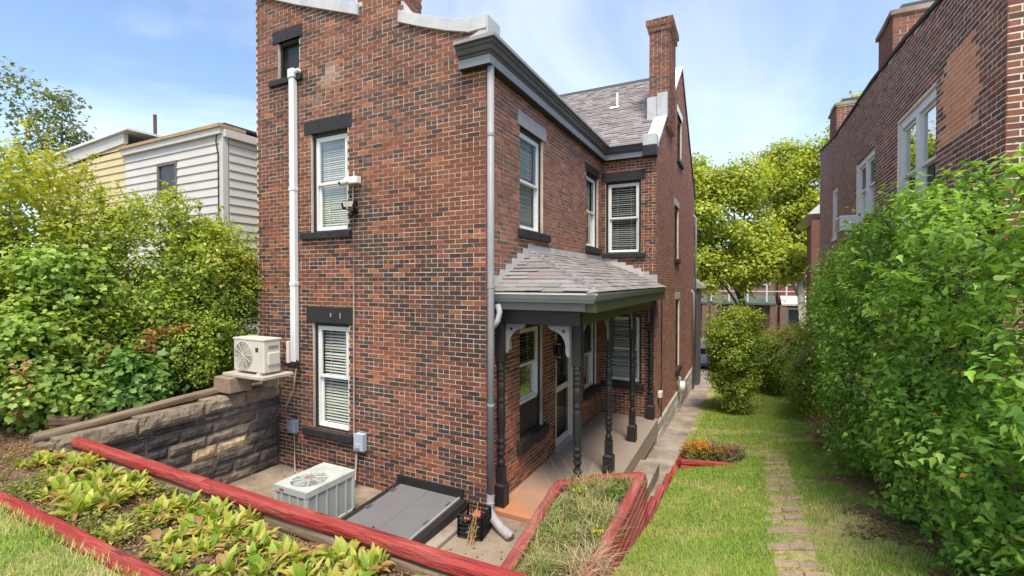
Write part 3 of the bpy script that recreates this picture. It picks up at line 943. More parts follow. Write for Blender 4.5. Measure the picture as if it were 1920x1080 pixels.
# gable coping: near slope, peak piece, far slope
def gcoping(a, b, name, mat, x0=1.04, x1=1.345, h=0.10):
    (ya, za), (yb, zb_) = a, b
    MB().hexa([(x0, ya, za), (x1, ya, za), (x1, yb, zb_), (x0, yb, zb_), (x0, ya, za + h), (x1, ya, za + h), (x1, yb, zb_ + h), (x0, yb, zb_ + h)]).build(name, mat, house, bevel=0.008)
gcoping((5.70, 6.26), (6.89, 7.20), 'gable_coping', M_WHITEFLASH)
gcoping((7.96, 8.06), (10.0, 9.66), 'gable_coping', M_WHITEFLASH)
gcoping((10.01, 9.66), (14.4, 6.30), 'gable_coping', M_GREYDARK)
MB().box(0.86, 1.10, 6.80, 6.895, 7.10, 7.75).build('chimney_flashing', M_METAL, house)
MB().box(1.11, 1.36, 6.80, 6.895, 7.2, 7.83).build('chimney_flashing', M_METAL, house)

# ---- porch
PF = -0.15
_nt = M_PORCHF.node_tree
_rp = [n for n in _nt.nodes if n.type == 'VALTORGB'][0]
_sx = nd(_nt, 'ShaderNodeSeparateXYZ'); _nt.links.new([n for n in _nt.nodes if n.type == 'NEW_GEOMETRY'][0].outputs['Position'], _sx.inputs[0])
_mr = nd(_nt, 'ShaderNodeMapRange'); _mr.inputs['From Min'].default_value = 0.2; _mr.inputs['From Max'].default_value = 2.6; _mr.inputs['To Min'].default_value = 0.26; _mr.inputs['To Max'].default_value = -0.2
_nt.links.new(_sx.outputs['Y'], _mr.inputs['Value'])
_ad = nd(_nt, 'ShaderNodeMath', operation='ADD')
_src = _rp.inputs[0].links[0].from_socket
_nt.links.new(_src, _ad.inputs[0]); _nt.links.new(_mr.outputs[0], _ad.inputs[1]); _nt.links.new(_ad.outputs[0], _rp.inputs[0])
MB().box(0.01, 1.36, 0.14, 5.64, -0.55, PF).build('porch_floor', M_PORCHF, house, bevel=0.012)
MB().box(0.05, 1.30, 0.18, 5.6, -0.9, -0.551).build('porch_base', M_CONC, house)
MB().box(1.372, 1.74, 1.2, 3.5, -0.9, -0.36).build('porch_step', M_CONC, house, bevel=0.02)
# turned posts
def post(cx, cy, zb=PF, zt=2.45, half=False, plinth=True):
    mb = MB()
    s = 0.058
    def sq(z0, z1, r):
        mb.box(cx - r, cx + r, cy - r, cy + r, z0, z1)
    if plinth:
        sq(zb, zb + 0.30, 0.082)
        mb.hexa([(cx - .082, cy - .082, zb + .30), (cx + .082, cy - .082, zb + .30), (cx + .082, cy + .082, zb + .30), (cx - .082, cy + .082, zb + .30),
                 (cx - s, cy - s, zb + .33), (cx + s, cy - s, zb + .33), (cx + s, cy + s, zb + .33), (cx - s, cy + s, zb + .33)])
    sq(1.90, zt, s + 0.004)
    head = MB(); head.v, head.f, head.c = mb.v[-8:], [tuple(k - (len(mb.v) - 8) for k in f) for f in mb.f[-6:]], mb.c[-6:]
    mb.v, mb.f, mb.c = mb.v[:-8], mb.f[:-6], mb.c[:-6]
    p = head.build('porch_post', M_DARK, house, bevel=0.005)
    if plinth:
        mb.build('plinth', M_DARK, None).parent = p
    lo = MB().box(cx - s, cx + s, cy - s, cy + s, zb + 0.33, zb + 0.56)
    lo.build('lower_block', M_DARK, None, bevel=0.005).parent = p
    z0, z1 = zb + 0.56, 1.90
    H = z1 - z0
    prof = [(0, .056), (.02, .052), (.035, .058), (.05, .058), (.06, .040), (.09, .036), (.11, .050), (.125, .060), (.14, .050), (.155, .043), (.17, .057), (.19, .060), (.205, .050), (.22, .043), (.235, .060), (.25, .062), (.262, .05),
            (.275, .046), (.33, .052), (.40, .058), (.48, .061), (.55, .060), (.60, .054), (.615, .046), (.625, .058), (.64, .060), (.655, .047), (.68, .05), (.73, .059), (.78, .061), (.80, .052), (.81, .044), (.83, .058), (.845, .060), (.86, .046), (.875, .058), (.89, .060), (.905, .045), (.92, .058), (.94, .061), (.955, .05), (.97, .057), (1, .058)]
    t = MB().lathe([(z0 + a * H, r) for a, r in prof], cx, cy, 18).build('turned_shaft', pmat('charcoal_gloss', (0.024, 0.022, 0.022), rough=0.38, var=0.2, scale=6, bump=0.05), None, smooth=True)
    t.parent = p
    return p
post(0.07, 0.30)
post(1.15, 0.46)
post(1.15, 2.07)
post(1.15, 3.85)
post(1.21, 5.54)
# beams and fascia
MB().box(0.0, 1.25, 0.26, 0.40, 2.455, 2.72).build('front_beam', M_DARK, house, bevel=0.006)
MB().box(1.08, 1.25, 0.41, 5.64, 2.455, 2.72).build('side_beam', M_LAWNREFLECT, house, bevel=0.006)
MB().box(0.02, 1.36, 0.14, 0.24, 2.66, 2.76).build('front_soffit_board', M_GREYDARK, house)
MB().box(1.27, 1.50, 0.16, 5.64, 2.65, 2.78).build('side_soffit_board', M_LAWNREFLECT, house)
MB().box(0.01, 1.30, 0.30, 5.64, 2.735, 2.75).build('porch_ceiling', M_GREYPAINT, house)
PG = [(0.05, 0.16), (1.44, 0.16), (1.44, 5.66)]
moulding(PG, [(0, 2.765), (0.03, 2.765), (0.05, 2.80), (0.065, 2.815), (0.08, 2.85), (0.085, 2.87), (0, 2.87)], 'porch_gutter', M_GREYPAINT)
moulding(PG, [(0.0, 2.872), (0.095, 2.872), (0.095, 2.902), (0.0, 2.915)], 'drip_edge', M_CREAM)
# brackets
def bracket(p, du, size=0.30, th=0.03, mat=M_BRACKET):
    """p: inner top corner (post face / beam underside); du: horizontal direction away from the post"""
    p, du = Vector(p), Vector(du).normalized()
    pts = [p, p + du * size, p + du * size + Vector((0, 0, -0.035)), p + du * (size - 0.04) + Vector((0, 0, -0.06))]
    n = 9
    R = size - 0.075
    for k in range(n + 1):
        a = math.pi / 2 * k / n
        pts.append(p + du * (0.055 + R - R * math.sin(a)) + Vector((0, 0, -0.065 - R + R * math.cos(a))))
    pts += [p + du * 0.055 + Vector((0, 0, -size - 0.06)), p + du * 0.03 + Vector((0, 0, -size - 0.12)), p + Vector((0, 0, -size - 0.12))]
    side = Vector((-du.y, du.x, 0)) * th
    b = MB().prism([q - side / 2 for q in pts], side).build('bracket', mat, house)
    c = p + du * 0.085 + Vector((0, 0, -0.075))
    MB().tube([tuple(c - side * 0.6), tuple(c + side * 0.6)], 0.022, 12).build('hole', M_BLACK, None).parent = b
bracket((0.135, 0.33, 2.452), (1, 0, 0))
bracket((1.085, 0.33, 2.452), (-1, 0, 0))
for cy in (2.07, 3.85):
    bracket((1.16, cy - 0.065, 2.452), (0, -1, 0), 0.24)
    bracket((1.16, cy + 0.065, 2.452), (0, 1, 0), 0.24)
bracket((1.18, 5.47, 2.452), (0, -1, 0), 0.24)
bracket((1.16, 0.53, 2.452), (0, 1, 0), 0.24)
# porch hip roof
APX = Vector((0.0, 1.52, 3.55))
COR = Vector((1.56, 0.06, 2.905))
pr = MB()
pr.poly([(0, 0.06, 2.90), (1.56, 0.06, 2.90), (0.0, 1.52, 3.545)])
pr.poly([(1.56, 0.06, 2.90), (1.56, 5.64, 2.90), (0, 5.64, 3.545), (0, 1.52, 3.545)])
proof = pr.build('porch_roof', M_ASPHALT, house, normals=False)
def p_shingle(*a, **k):
    q = shingle(*a, **k)
    o = q.build('shingle', M_SHINGLE, None, normals=False)
    o.parent = proof
sv = Vector((-1.56, 0, 0.645)); sl = sv.length; sv.normalize(); sn = Vector((0.645, 0, 1.56)).normalized()
ex = sl / 12
for k in range(12):
    f = k / 12
    base = Vector((1.56, 0, 2.905)) + sv * (k * ex)
    y0 = 0.06 + 1.46 * f + 0.05
    y = y0 - (0.14 if k % 2 else 0.0)
    while y < 5.60:
        w = random.choice((0.24, 0.30, 0.34))
        a, b = max(y, y0 + 0.02), min(y + w, 5.62)
        if b - a > 0.03:
            p_shingle(base + Vector((0, a, 0)), (0, 1, 0), sv, sn, b - a - 0.004, ex + 0.03, shingle_tone(), lift=random.choice((0.010, 0.014, 0.018)))
        y += w
fv = Vector((0, 1.46, 0.645)); fl = fv.length; fv.normalize(); fn = Vector((0, -0.645, 1.46)).normalized()
ex = fl / 12
for k in range(12):
    f = k / 12
    base = Vector((0, 0.06, 2.905)) + fv * (k * ex)
    x1 = 1.56 * (1 - f) - 0.07
    x = 0.01 - (0.14 if k % 2 else 0)
    while x < x1:
        w = random.choice((0.24, 0.30, 0.34))
        a, b = max(x, 0.01), min(x + w, x1)
        if b - a > 0.03:
            p_shingle(base + Vector((a, 0, 0)), (1, 0, 0), fv, fn, b - a - 0.004, ex + 0.03, shingle_tone(), lift=random.choice((0.012, 0.018, 0.024)))
        x += w
# hip caps
hv = (APX - COR); hl = hv.length; hv.normalize()
upn = (sn + fn).normalized()
for k in range(12):
    p = COR + hv * (hl * k / 12) + upn * (0.022)
    q = COR + hv * (hl * (k + 1.25) / 12) + upn * 0.012
    e1 = (Vector((0, 1, 0)) - sn * 0).normalized()
    a1 = Vector((-0.02, 0.15, -0.02)); a2 = Vector((-0.15, -0.02, -0.02))
    t = mixc((0.17, 0.155, 0.15), (0.30, 0.27, 0.26), random.random())
    mb = MB()
    dn = Vector((0, 0, -0.012))
    mb.quad(p, p + a1, q + a1, q, t); mb.quad(p, q, q + a2, p + a2, t)
    mb.quad(p + dn, p + a1 + dn, p + a1, p, t); mb.quad(p + a2 + dn, p + dn, p, p + a2, t)
    o = mb.build('hip_cap', M_SHINGLE, None, normals=False); o.parent = proof
# step flashing against the walls
for k in range(7):
    f0, f1 = k / 7, (k + 1) / 7
    y0, y1 = 0.16 + 1.36 * f0, 0.16 + 1.36 * f1
    zb0, zt = 2.92 + 0.62 * f0, 2.92 + 0.62 * f1 + 0.12
    MB().prism([(0.012 + 0.003 * (k % 2), y0, zb0), (0.012 + 0.003 * (k % 2), y1 + 0.03, zb0 + 0.62 / 7), (0.012 + 0.003 * (k % 2), y1 + 0.03, zt), (0.012 + 0.003 * (k % 2), y0, zt)], (0.008, 0, 0)).build('step_flashing', M_METAL, house)
MB().box(0.012, 0.02, 1.56, 5.62, 3.54, 3.64).build('wall_flashing', M_METAL, house)
for k in range(7):
    f0, f1 = k / 7, (k + 1) / 7
    x0, x1 = 1.29 * f0 + 0.02, 1.29 * f1 + 0.02
    za, zb_ = 3.55 - 0.53 * f0, 3.55 - 0.53 * f1
    yy = 5.636 - 0.003 * (k % 2)
    MB().prism([(x0, yy, za - 0.05), (x1 + 0.02, yy, zb_ - 0.05), (x1 + 0.02, yy, za + 0.10), (x0, yy, za + 0.10)], (0, -0.008, 0)).build('step_flashing', M_METAL, house)

# wall fittings under the porch and along the gable wall (each a thing of its own)
lamp = root('wall_lamp', (0.05, 2.52, 1.78), 'small black cylinder lamp on the porch wall beside the door', 'lamp')
MB().box(0.008, 0.03, 2.47, 2.55, 1.68, 1.86).build('back_plate', M_BLACK, lamp, bevel=0.004)
MB().tube([(0.09, 2.51, 1.60), (0.09, 2.51, 1.94)], 0.045, 16).build('shade', M_BLACK, lamp, smooth=True)
MB().box(0.03, 0.07, 2.49, 2.53, 1.74, 1.79).build('arm', M_BLACK, lamp)
for z in (1.64, 1.88):
    MB().tube([(0.09, 2.51, z), (0.09, 2.51, z + 0.02)], 0.048, 16).build('band', M_GREYPAINT, lamp)
tag(MB().box(0.008, 0.026, 0.58, 0.72, 2.02, 2.19).build('meter_plate', M_WHITE, bevel=0.02), 'small white plate on the brick wall near the porch corner', 'plate')
tag(MB().box(1.312, 1.40, 5.86, 6.08, 0.28, 0.42).build('utility_box', M_CREAM, bevel=0.01), 'cream utility box low on the brick corner by the porch end', 'utility box')
gm = root('gas_meter', (1.42, 9.3, -0.85), 'pale grey gas meter with pipe low on the brick side wall', 'gas meter')
MB().tube([(1.44, 9.3, -0.28), (1.44, 9.3, 0.02)], 0.11, 14).build('meter_body', M_WHITE, gm, smooth=True)
MB().tube([(1.40, 9.16, -0.9), (1.40, 9.16, 0.1), (1.40, 9.3, 0.14)], 0.022, 8).build('pipe', M_GREYPAINT, gm)
MB().tube([(1.40, 9.44, -0.1), (1.40, 9.5, 0.1), (1.33, 9.5, 0.12)], 0.022, 8).build('pipe', M_GREYPAINT, gm)
for k, (yy, zt) in enumerate(((13.2, 2.6), (13.9, 5.5))):
    tag(MB().tube([(1.40, yy, -1.0), (1.40, yy, zt), (1.31, yy, zt + 0.1)], 0.04, 10).build('drain_pipe', M_GREYPAINT, smooth=True), ('short' if k == 0 else 'tall') + ' grey drain pipe near the far end of the brick side wall', 'pipe')
tag(MB().tube([(1.33, 6.3, -0.3), (1.33, 6.3, 1.5), (1.33, 6.32, 2.7)], 0.012, 6).build('cable', M_BLACK), 'thin dark cable running up the gable wall near its corner', 'cable')
# side bay with a small roof at the far end
bay = root('side_bay', (1.5, 15.2, -1.0), 'small dark bay with a grey roof at the far corner of the house', 'bay')
MB().box(1.31, 1.48, 14.4, 15.4, -1.2, 2.75).build('wall', M_GREYDARK, bay)
MB().prism([(1.25, 14.3, 2.76), (1.66, 14.3, 2.76), (1.64, 14.3, 2.86), (1.25, 14.3, 3.15)], (0, 1.3, 0)).build('roof', M_GREYPAINT, bay)
# ================================================================== THINGS ON AND BY THE FACADE
# white line-set cover running down the facade
lc = root('white_pipe_cover', (-3.75, -0.08, 1.6), 'tall white plastic pipe cover running down the brick facade', 'pipe')
for za, zb_ in ((1.66, 3.0), (3.01, 4.62), (4.63, 6.5)):
    MB().box(-3.825, -3.705, -0.10, -0.012, za, zb_).build('cover_length', M_PVC, lc, bevel=0.012)
MB().box(-3.84, -3.69, -0.115, -0.01, 6.5, 6.66).build('cap', M_PVC, lc, bevel=0.02)
MB().tube([(-3.70, -0.06, 6.60), (-3.60, -0.06, 6.62)], 0.035, 10).build('outlet', M_PVC, lc)
for z in (3.0, 4.62):
    MB().box(-3.832, -3.698, -0.107, -0.01, z - 0.03, z + 0.03).build('coupling', M_PVC, lc, bevel=0.006)

# mini split outdoor unit on its shelf
ms = root('heat_pump_unit', (-3.95, -0.6, 1.56), 'ivory outdoor air conditioner unit standing on the stone wall by the facade', 'air conditioner')
x0, x1, y0, y1, z0, z1 = -4.28, -3.53, -0.80, -0.50, 1.60, 2.13
MB().box(x0, x1, y0, y1, z0, z1).build('casing', M_ACCREAM, ms, bevel=0.02)
MB().box(x0 - 0.01, x1 + 0.01, y0 - 0.008, y1 + 0.01, z1 - 0.025, z1 + 0.008).build('lid', M_ACCREAM, ms, bevel=0.008)
g = MB()
cx, cz, R = x0 + 0.26, (z0 + z1) / 2, 0.215
for k in range(7):
    r_ = R * (k + 1) / 7
    g.tube([(cx + r_ * math.cos(a), y0 - 0.012, cz + r_ * math.sin(a)) for a in np.linspace(0, 2 * math.pi, 25)], 0.004, 5, cap=False)
for a in np.linspace(0, math.pi, 7)[:-1]:
    g.tube([(cx - R * math.cos(a), y0 - 0.014, cz - R * math.sin(a)), (cx + R * math.cos(a), y0 - 0.014, cz + R * math.sin(a))], 0.004, 5)
g.build('fan_grille', M_ACCREAM, ms)
MB().tube([(cx, y0 - 0.005, cz), (cx, y0 + 0.003, cz)], R, 28).build('fan_opening', pmat('brown_grey_mesh', (0.30, 0.25, 0.20), rough=0.7, var=0.15, bump=0), ms)
for k in range(5):
    a = k * 2 * math.pi / 5
    MB().hexa([(cx + 0.03 * math.cos(a), y0 - 0.007, cz + 0.03 * math.sin(a)), (cx + 0.18 * math.cos(a - .2), y0 - 0.007, cz + 0.18 * math.sin(a - .2)), (cx + 0.18 * math.cos(a + .35), y0 - 0.007, cz + 0.18 * math.sin(a + .35)), (cx + 0.03 * math.cos(a + .4), y0 - 0.007, cz + 0.03 * math.sin(a + .4)),
               (cx + 0.03 * math.cos(a), y0 - 0.0055, cz + 0.03 * math.sin(a)), (cx + 0.18 * math.cos(a - .2), y0 - 0.0055, cz + 0.18 * math.sin(a - .2)), (cx + 0.18 * math.cos(a + .35), y0 - 0.0055, cz + 0.18 * math.sin(a + .35)), (cx + 0.03 * math.cos(a + .4), y0 - 0.0055, cz + 0.03 * math.sin(a + .4))]).build('fan_blade', M_GREYPAINT, ms)
MB().box(-3.73, -3.66, y0 - 0.003, y0 - 0.001, 1.93, 2.0).build('label_sticker', pmat('brown_sticker', (0.12, 0.045, 0.025), rough=0.5, var=0.3, bump=0), ms)
MB().box(x1 - 0.001, x1 + 0.03, y0 + 0.06, y1 - 0.03, z0 + 0.12, z0 + 0.32).build('valve_cover', M_ACCREAM, ms, bevel=0.015)
MB().box(x1 + 0.001, x1 + 0.006, y0 + 0.08, y1 - 0.05, z0 + 0.38, z0 + 0.43).build('hand_hold', pmat('shadow_grey', (0.25, 0.23, 0.2), bump=0), ms)
for xx in (-4.2, -3.65):
    MB().box(xx - 0.03, xx + 0.03, y0 - 0.02, y1 + 0.02, 1.568, 1.60).build('foot', M_ACCREAM, ms)
sl = MB().box(-4.42, -3.42, -0.9, -0.35, 1.515, 1.566).build('shelf_slab', pmat('grey_board', (0.42, 0.37, 0.31), rough=0.9, var=0.2), bevel=0.008)
tag(sl, 'thin grey slab under the ivory air conditioner unit', 'slab')
tag(MB().box(-4.50, -4.08, -1.0, -0.62, 1.265, 1.512).build('stone_block', pmat('tan_stone', (0.27, 0.20, 0.135), rough=0.9, var=0.3, scale=9, bump=0.5), bevel=0.015), 'tan stone block propping the slab on top of the wall', 'stone block')
tag(MB().box(-4.15, -3.98, -0.4, -0.22, 1.265, 1.512).build('stone_block', M_CONC, bevel=0.015), 'small grey block between the slab and wall against the facade', 'stone block')
tag(MB().tube([(-3.56, -0.5, 1.75), (-3.6, -0.25, 1.62), (-3.68, -0.08, 1.63), (-3.73, -0.05, 1.70)], 0.022, 8).build('refrigerant_line', M_BLACK, smooth=True), 'black insulated line from the ivory unit into the white cover', 'pipe')
tag(MB().box(-3.98, -3.92, -0.06, -0.012, 1.62, 2.0).build('conduit_stub', M_PVC, bevel=0.008), 'short white cover strip on the brick beside the ivory unit', 'cover')
tag(MB().tube([(-3.72, -0.06, 1.55), (-3.80, -0.05, 1.2), (-4.0, -0.05, 0.85), (-3.98, -0.05, 0.55), (-3.86, -0.06, 0.50)], 0.012, 7).build('cable', pmat('grey_cable', (0.3, 0.28, 0.26), bump=0), smooth=True), 'looping grey cable from the ivory unit down to the blue-grey box', 'cable')
tag(MB().tube([(-3.8, -0.05, 0.42), (-3.8, -0.04, 0.0), (-3.7, -0.12, -0.2), (-3.4, -0.25, -0.2)], 0.014, 7).build('cable', pmat('grey_cable', bump=0), smooth=True), 'thin conduit dropping from the blue-grey box to the floor', 'cable')
M_BOX = pmat('blue_grey_enamel', (0.24, 0.28, 0.32), rough=0.45, var=0.1, scale=5, bump=0.03)
M_BOX2 = pmat('light_grey_enamel', (0.42, 0.47, 0.52), rough=0.45, var=0.08, scale=5, bump=0.03)
for nm, xa, xb, za, zb_, mm, lb in (('disconnect_box', -3.90, -3.72, 0.43, 0.64, M_BOX, 'small blue-grey electrical box low on the facade by the stone wall'), ('disconnect_box', -2.35, -2.17, 0.36, 0.64, M_BOX2, 'light grey electrical box below the sill of the lower facade window')):
    r = root(nm, (xa, -0.02, za), lb, 'electrical box')
    MB().box(xa, xb, -0.10, -0.012, za, zb_).build('case', mm, r, bevel=0.008)
    MB().box(xa - 0.006, xb + 0.006, -0.112, -0.095, za + 0.02, zb_ + 0.006).build('lid', mm, r, bevel=0.006)
    MB().box(xa + 0.03, xb - 0.05, -0.125, -0.112, za + 0.06, za + 0.13).build('hasp', mm, r, bevel=0.003)
tag(MB().tube([(-2.42, -0.03, 4.55), (-2.415, -0.03, 2.8), (-2.425, -0.03, 0.55)], 0.013, 8).build('conduit', pmat('pinkish_grey_conduit', (0.40, 0.31, 0.27), rough=0.5, bump=0)), 'thin conduit down the facade from the camera to the grey box', 'conduit')
tag(MB().tube([(-2.33, -0.06, 0.37), (-2.36, -0.05, 0.15), (-2.34, -0.1, -0.1), (-2.2, -0.5, -0.05)], 0.018, 8).build('cable', pmat('tan_cable', (0.42, 0.3, 0.24), bump=0), smooth=True), 'tan wiring from the light grey box to the air conditioner', 'cable')
# security camera
sc = root('security_camera', (-2.36, -0.02, 4.6), 'white security camera on the facade beside the upper window', 'camera')
MB().box(-2.52, -2.26, -0.12, -0.012, 4.58, 4.69).build('mount_box', M_PVC, sc, bevel=0.012)
MB().tube([(-2.46, -0.12, 4.62), (-2.49, -0.24, 4.57)], [0.045, 0.042], 14).build('camera_body', M_PVC, sc, smooth=True)
MB().tube([(-2.49, -0.24, 4.57), (-2.492, -0.245, 4.568)], 0.032, 14).build('lens', M_BLACK, sc)
for xx in (-2.48, -2.36):
    MB().tube([(xx, -0.07, 4.69), (xx, -0.07, 4.78)], 0.008, 6).build('antenna', M_PVC, sc)
fl = root('flood_light', (-2.4, -0.02, 4.15), 'twin-head flood light with dark rims on the facade', 'flood light')
MB().tube([(-2.38, -0.012, 4.16), (-2.38, -0.05, 4.16)], 0.055, 14).build('base', M_BLACK, fl)
MB().tube([(-2.38, -0.05, 4.14), (-2.40, -0.13, 4.07)], [0.035, 0.04], 10).build('sensor', M_BLACK, fl, smooth=True)
M_LENS = pmat('frosted_lens', (0.62, 0.61, 0.55), rough=0.3, var=0.1, bump=0)
for (xa, xb, ya, yb, zz) in ((-2.68, -2.47, -0.20, -0.17, 4.21), (-2.44, -2.26, -0.19, -0.12, 4.24)):
    h = MB().hexa([(xa, ya - 0.02, zz - 0.05), (xb, yb - 0.02, zz - 0.04), (xb, yb + 0.05, zz - 0.02), (xa, ya + 0.05, zz - 0.02), (xa, ya - 0.05, zz + 0.05), (xb, yb - 0.05, zz + 0.06), (xb, yb + 0.03, zz + 0.06), (xa, ya + 0.03, zz + 0.05)]).build('lamp_head', M_BLACK, fl, bevel=0.006)
    q = MB(); q.quad((xa + 0.012, ya - 0.0255, zz - 0.04), (xb - 0.012, yb - 0.0255, zz - 0.03), (xb - 0.012, yb - 0.052, zz + 0.05), (xa + 0.012, ya - 0.052, zz + 0.04)); q.build('lens', M_LENS, None).parent = h
MB().tube([(-2.58, -0.14, 4.2), (-2.38, -0.05, 4.17), (-2.34, -0.1, 4.22)], 0.014, 6).build('arm', M_BLACK, fl)

# ================================================================== SUNKEN YARD
# condenser
ac = root('condenser_unit', (-1.93, -1.2, -0.2), 'pale grey-green square condenser with round fan on the sunken floor', 'air conditioner')
X0, X1, Y0, Y1, Z0, Z1 = -2.22, -1.62, -1.61, -0.81, -0.13, 0.45
m = MB()
for (a, b, c, d) in ((X0, X0 + 0.05, Y0, Y0 + 0.05), (X1 - 0.05, X1, Y0, Y0 + 0.05), (X0, X0 + 0.05, Y1 - 0.05, Y1), (X1 - 0.05, X1, Y1 - 0.05, Y1)):
    m.box(a, b, c, d, Z0, Z1 - 0.05)
m.box(X0, X1, Y0, Y1, Z0 - 0.02, Z0 + 0.06)
m.build('cabinet', M_ACGREY, ac, bevel=0.006)
def panelgrid(name, pts_fn, nseg):
    pass
M_COIL = pmat('coil_grille', (0.36, 0.38, 0.34), rough=0.6, var=0.35, scale=90, bump=0.6, bscale=260)
MB().box(X0 + 0.012, X1 - 0.012, Y0 + 0.012, Y1 - 0.012, Z0 + 0.05, Z1 - 0.06).build('coil', M_COIL, ac)
for k in range(1, 5):
    yy = Y0 + (Y1 - Y0) * k / 5
    MB().box(X1 - 0.008, X1 + 0.001, yy - 0.012, yy + 0.012, Z0 + 0.06, Z1 - 0.06).build('rib', M_ACGREY, ac)
for k in range(1, 4):
    xx = X0 + (X1 - X0) * k / 4
    MB().box(xx - 0.012, xx + 0.012, Y0 - 0.001, Y0 + 0.008, Z0 + 0.06, Z1 - 0.06).build('rib', M_ACGREY, ac)
# top with an octagonal fan opening
cx, cy, R = -1.92, -1.36, 0.225
cy = Y0 + 0.30
m = MB()
outer = []
ring = [(cx + R * math.cos(a), cy + R * math.sin(a)) for a in np.linspace(0, 2 * math.pi, 33)[:-1]]
def sqpt(a, hx=0.30, hy=0.295):
    c, s = math.cos(a), math.sin(a)
    t = min(hx / max(abs(c), 1e-6), hy / max(abs(s), 1e-6))
    return (cx + t * c, cy + t * s)
sqr = [sqpt(a) for a in np.linspace(0, 2 * math.pi, 33)[:-1]]
for k in range(32):
    j = (k + 1) % 32
    m.quad((*ring[k], Z1), (*sqr[k], Z1), (*sqr[j], Z1), (*ring[j], Z1))
    m.quad((*ring[k], Z1), (*ring[j], Z1), (*ring[j], Z1 - 0.06), (*ring[k], Z1 - 0.06))
m.quad((X0, cy + 0.295, Z1), (X1, cy + 0.295, Z1), (X1, Y1, Z1), (X0, Y1, Z1))
for (a, b, c, d) in ((X0 - 0.004, X1 + 0.004, Y0 - 0.004, Y0), (X0 - 0.004, X1 + 0.004, Y1, Y1 + 0.004), (X0 - 0.004, X0, Y0, Y1), (X1, X1 + 0.004, Y0, Y1)):
    m.box(a, b, c, d, Z1 - 0.075, Z1 + 0.001)
m.build('top_panel', M_ACGREY, ac, normals=False)
MB().tube([(cx, cy, Z1 - 0.14), (cx, cy, Z1 - 0.13)], R, 24).build('fan_well', pmat('well_dark', (0.05, 0.05, 0.05), bump=0), ac)
for k in range(3):
    a = k * 2.094 + 0.5
    MB().hexa([(cx + 0.04 * math.cos(a), cy + 0.04 * math.sin(a), Z1 - 0.10), (cx + 0.2 * math.cos(a - .3), cy + 0.2 * math.sin(a - .3), Z1 - 0.11), (cx + 0.2 * math.cos(a + .6), cy + 0.2 * math.sin(a + .6), Z1 - 0.08), (cx + 0.04 * math.cos(a + 1), cy + 0.04 * math.sin(a + 1), Z1 - 0.09),
               (cx + 0.04 * math.cos(a), cy + 0.04 * math.sin(a), Z1 - 0.097), (cx + 0.2 * math.cos(a - .3), cy + 0.2 * math.sin(a - .3), Z1 - 0.107), (cx + 0.2 * math.cos(a + .6), cy + 0.2 * math.sin(a + .6), Z1 - 0.077), (cx + 0.04 * math.cos(a + 1), cy + 0.04 * math.sin(a + 1), Z1 - 0.087)]).build('fan_blade', M_GREYPAINT, ac)
g = MB()
for k in range(8):
    a = k * math.pi / 4
    g.tube([(cx + 0.06 * math.cos(a), cy + 0.06 * math.sin(a), Z1 + 0.025), (cx + (R + 0.01) * math.cos(a), cy + (R + 0.01) * math.sin(a), Z1 + 0.008)], 0.007, 6)
for k in range(1, 6):
    r_ = 0.06 + (R - 0.06) * k / 6
    g.tube([(cx + r_ * math.cos(a), cy + r_ * math.sin(a), Z1 + 0.022 - 0.012 * k / 6) for a in np.linspace(0, 2 * math.pi, 33)], 0.0025, 4, cap=False)
g.build('fan_guard', M_ACGREY, ac)
MB().tube([(cx, cy, Z1 + 0.015), (cx, cy, Z1 + 0.035)], [0.075, 0.06], 18).build('hub_badge', pmat('reddish_grey_badge', (0.30, 0.20, 0.19), rough=0.4, bump=0), ac)
MB().box(X0 + 0.12, X0 + 0.20, Y0 - 0.0065, Y0 - 0.004, Z1 - 0.055, Z1 - 0.025).build('badge', pmat('red_badge', (0.5, 0.05, 0.06), bump=0), ac)
MB().box(X0 - 0.05, X1 + 0.06, Y0 - 0.04, Y1 + 0.03, -0.214, -0.152).build('pad', M_CONC, ac, bevel=0.01)

# cellar bulkhead
cb = root('cellar_hatch', (-0.93, -0.65, -0.2), 'sloping grey steel cellar hatch with black curb against the facade', 'cellar hatch')
def slab(xa, xb, ya, yb, za, zb_, th, nm, mat, bv=0.004):
    """plate from (ya, za) at the wall to (yb, zb_) at the front"""
    return MB().hexa([(xa, yb, zb_ - th), (xb, yb, zb_ - th), (xb, ya, za - th), (xa, ya, za - th), (xa, yb, zb_), (xb, yb, zb_), (xb, ya, za), (xa, ya, za)]).build(nm, mat, cb, bevel=bv)
slab(-1.46, -0.935, -0.05, -1.36, -0.005, -0.075, 0.025, 'door_leaf', M_DOORGREY)
slab(-0.931, -0.42, -0.05, -1.36, -0.005, -0.075, 0.025, 'door_leaf', M_DOORGREY)
slab(-1.55, -1.462, -0.03, -1.42, -0.002, -0.072, 0.14, 'curb_side', M_DARK, 0.008)
slab(-0.40, -0.30, -0.03, -1.42, -0.012, -0.082, 0.13, 'curb_side', M_DARK, 0.008)
slab(-0.43, -0.40, -0.04, -1.38, 0.008, -0.062, 0.03, 'edge_trim', M_GREYPAINT, 0.003)
MB().box(-1.53, -0.36, -0.05, -0.012, -0.03, 0.12).build('header_board', M_DARK, cb, bevel=0.005)
MB().box(-1.56, -1.48, -0.055, -0.01, -0.05, 0.02).build('hinge_bar', M_DARK, cb, bevel=0.01)
MB().box(-1.58, -0.14, -1.5, -0.02, -0.214, -0.155).build('concrete_curb', M_CONC, cb, bevel=0.015)

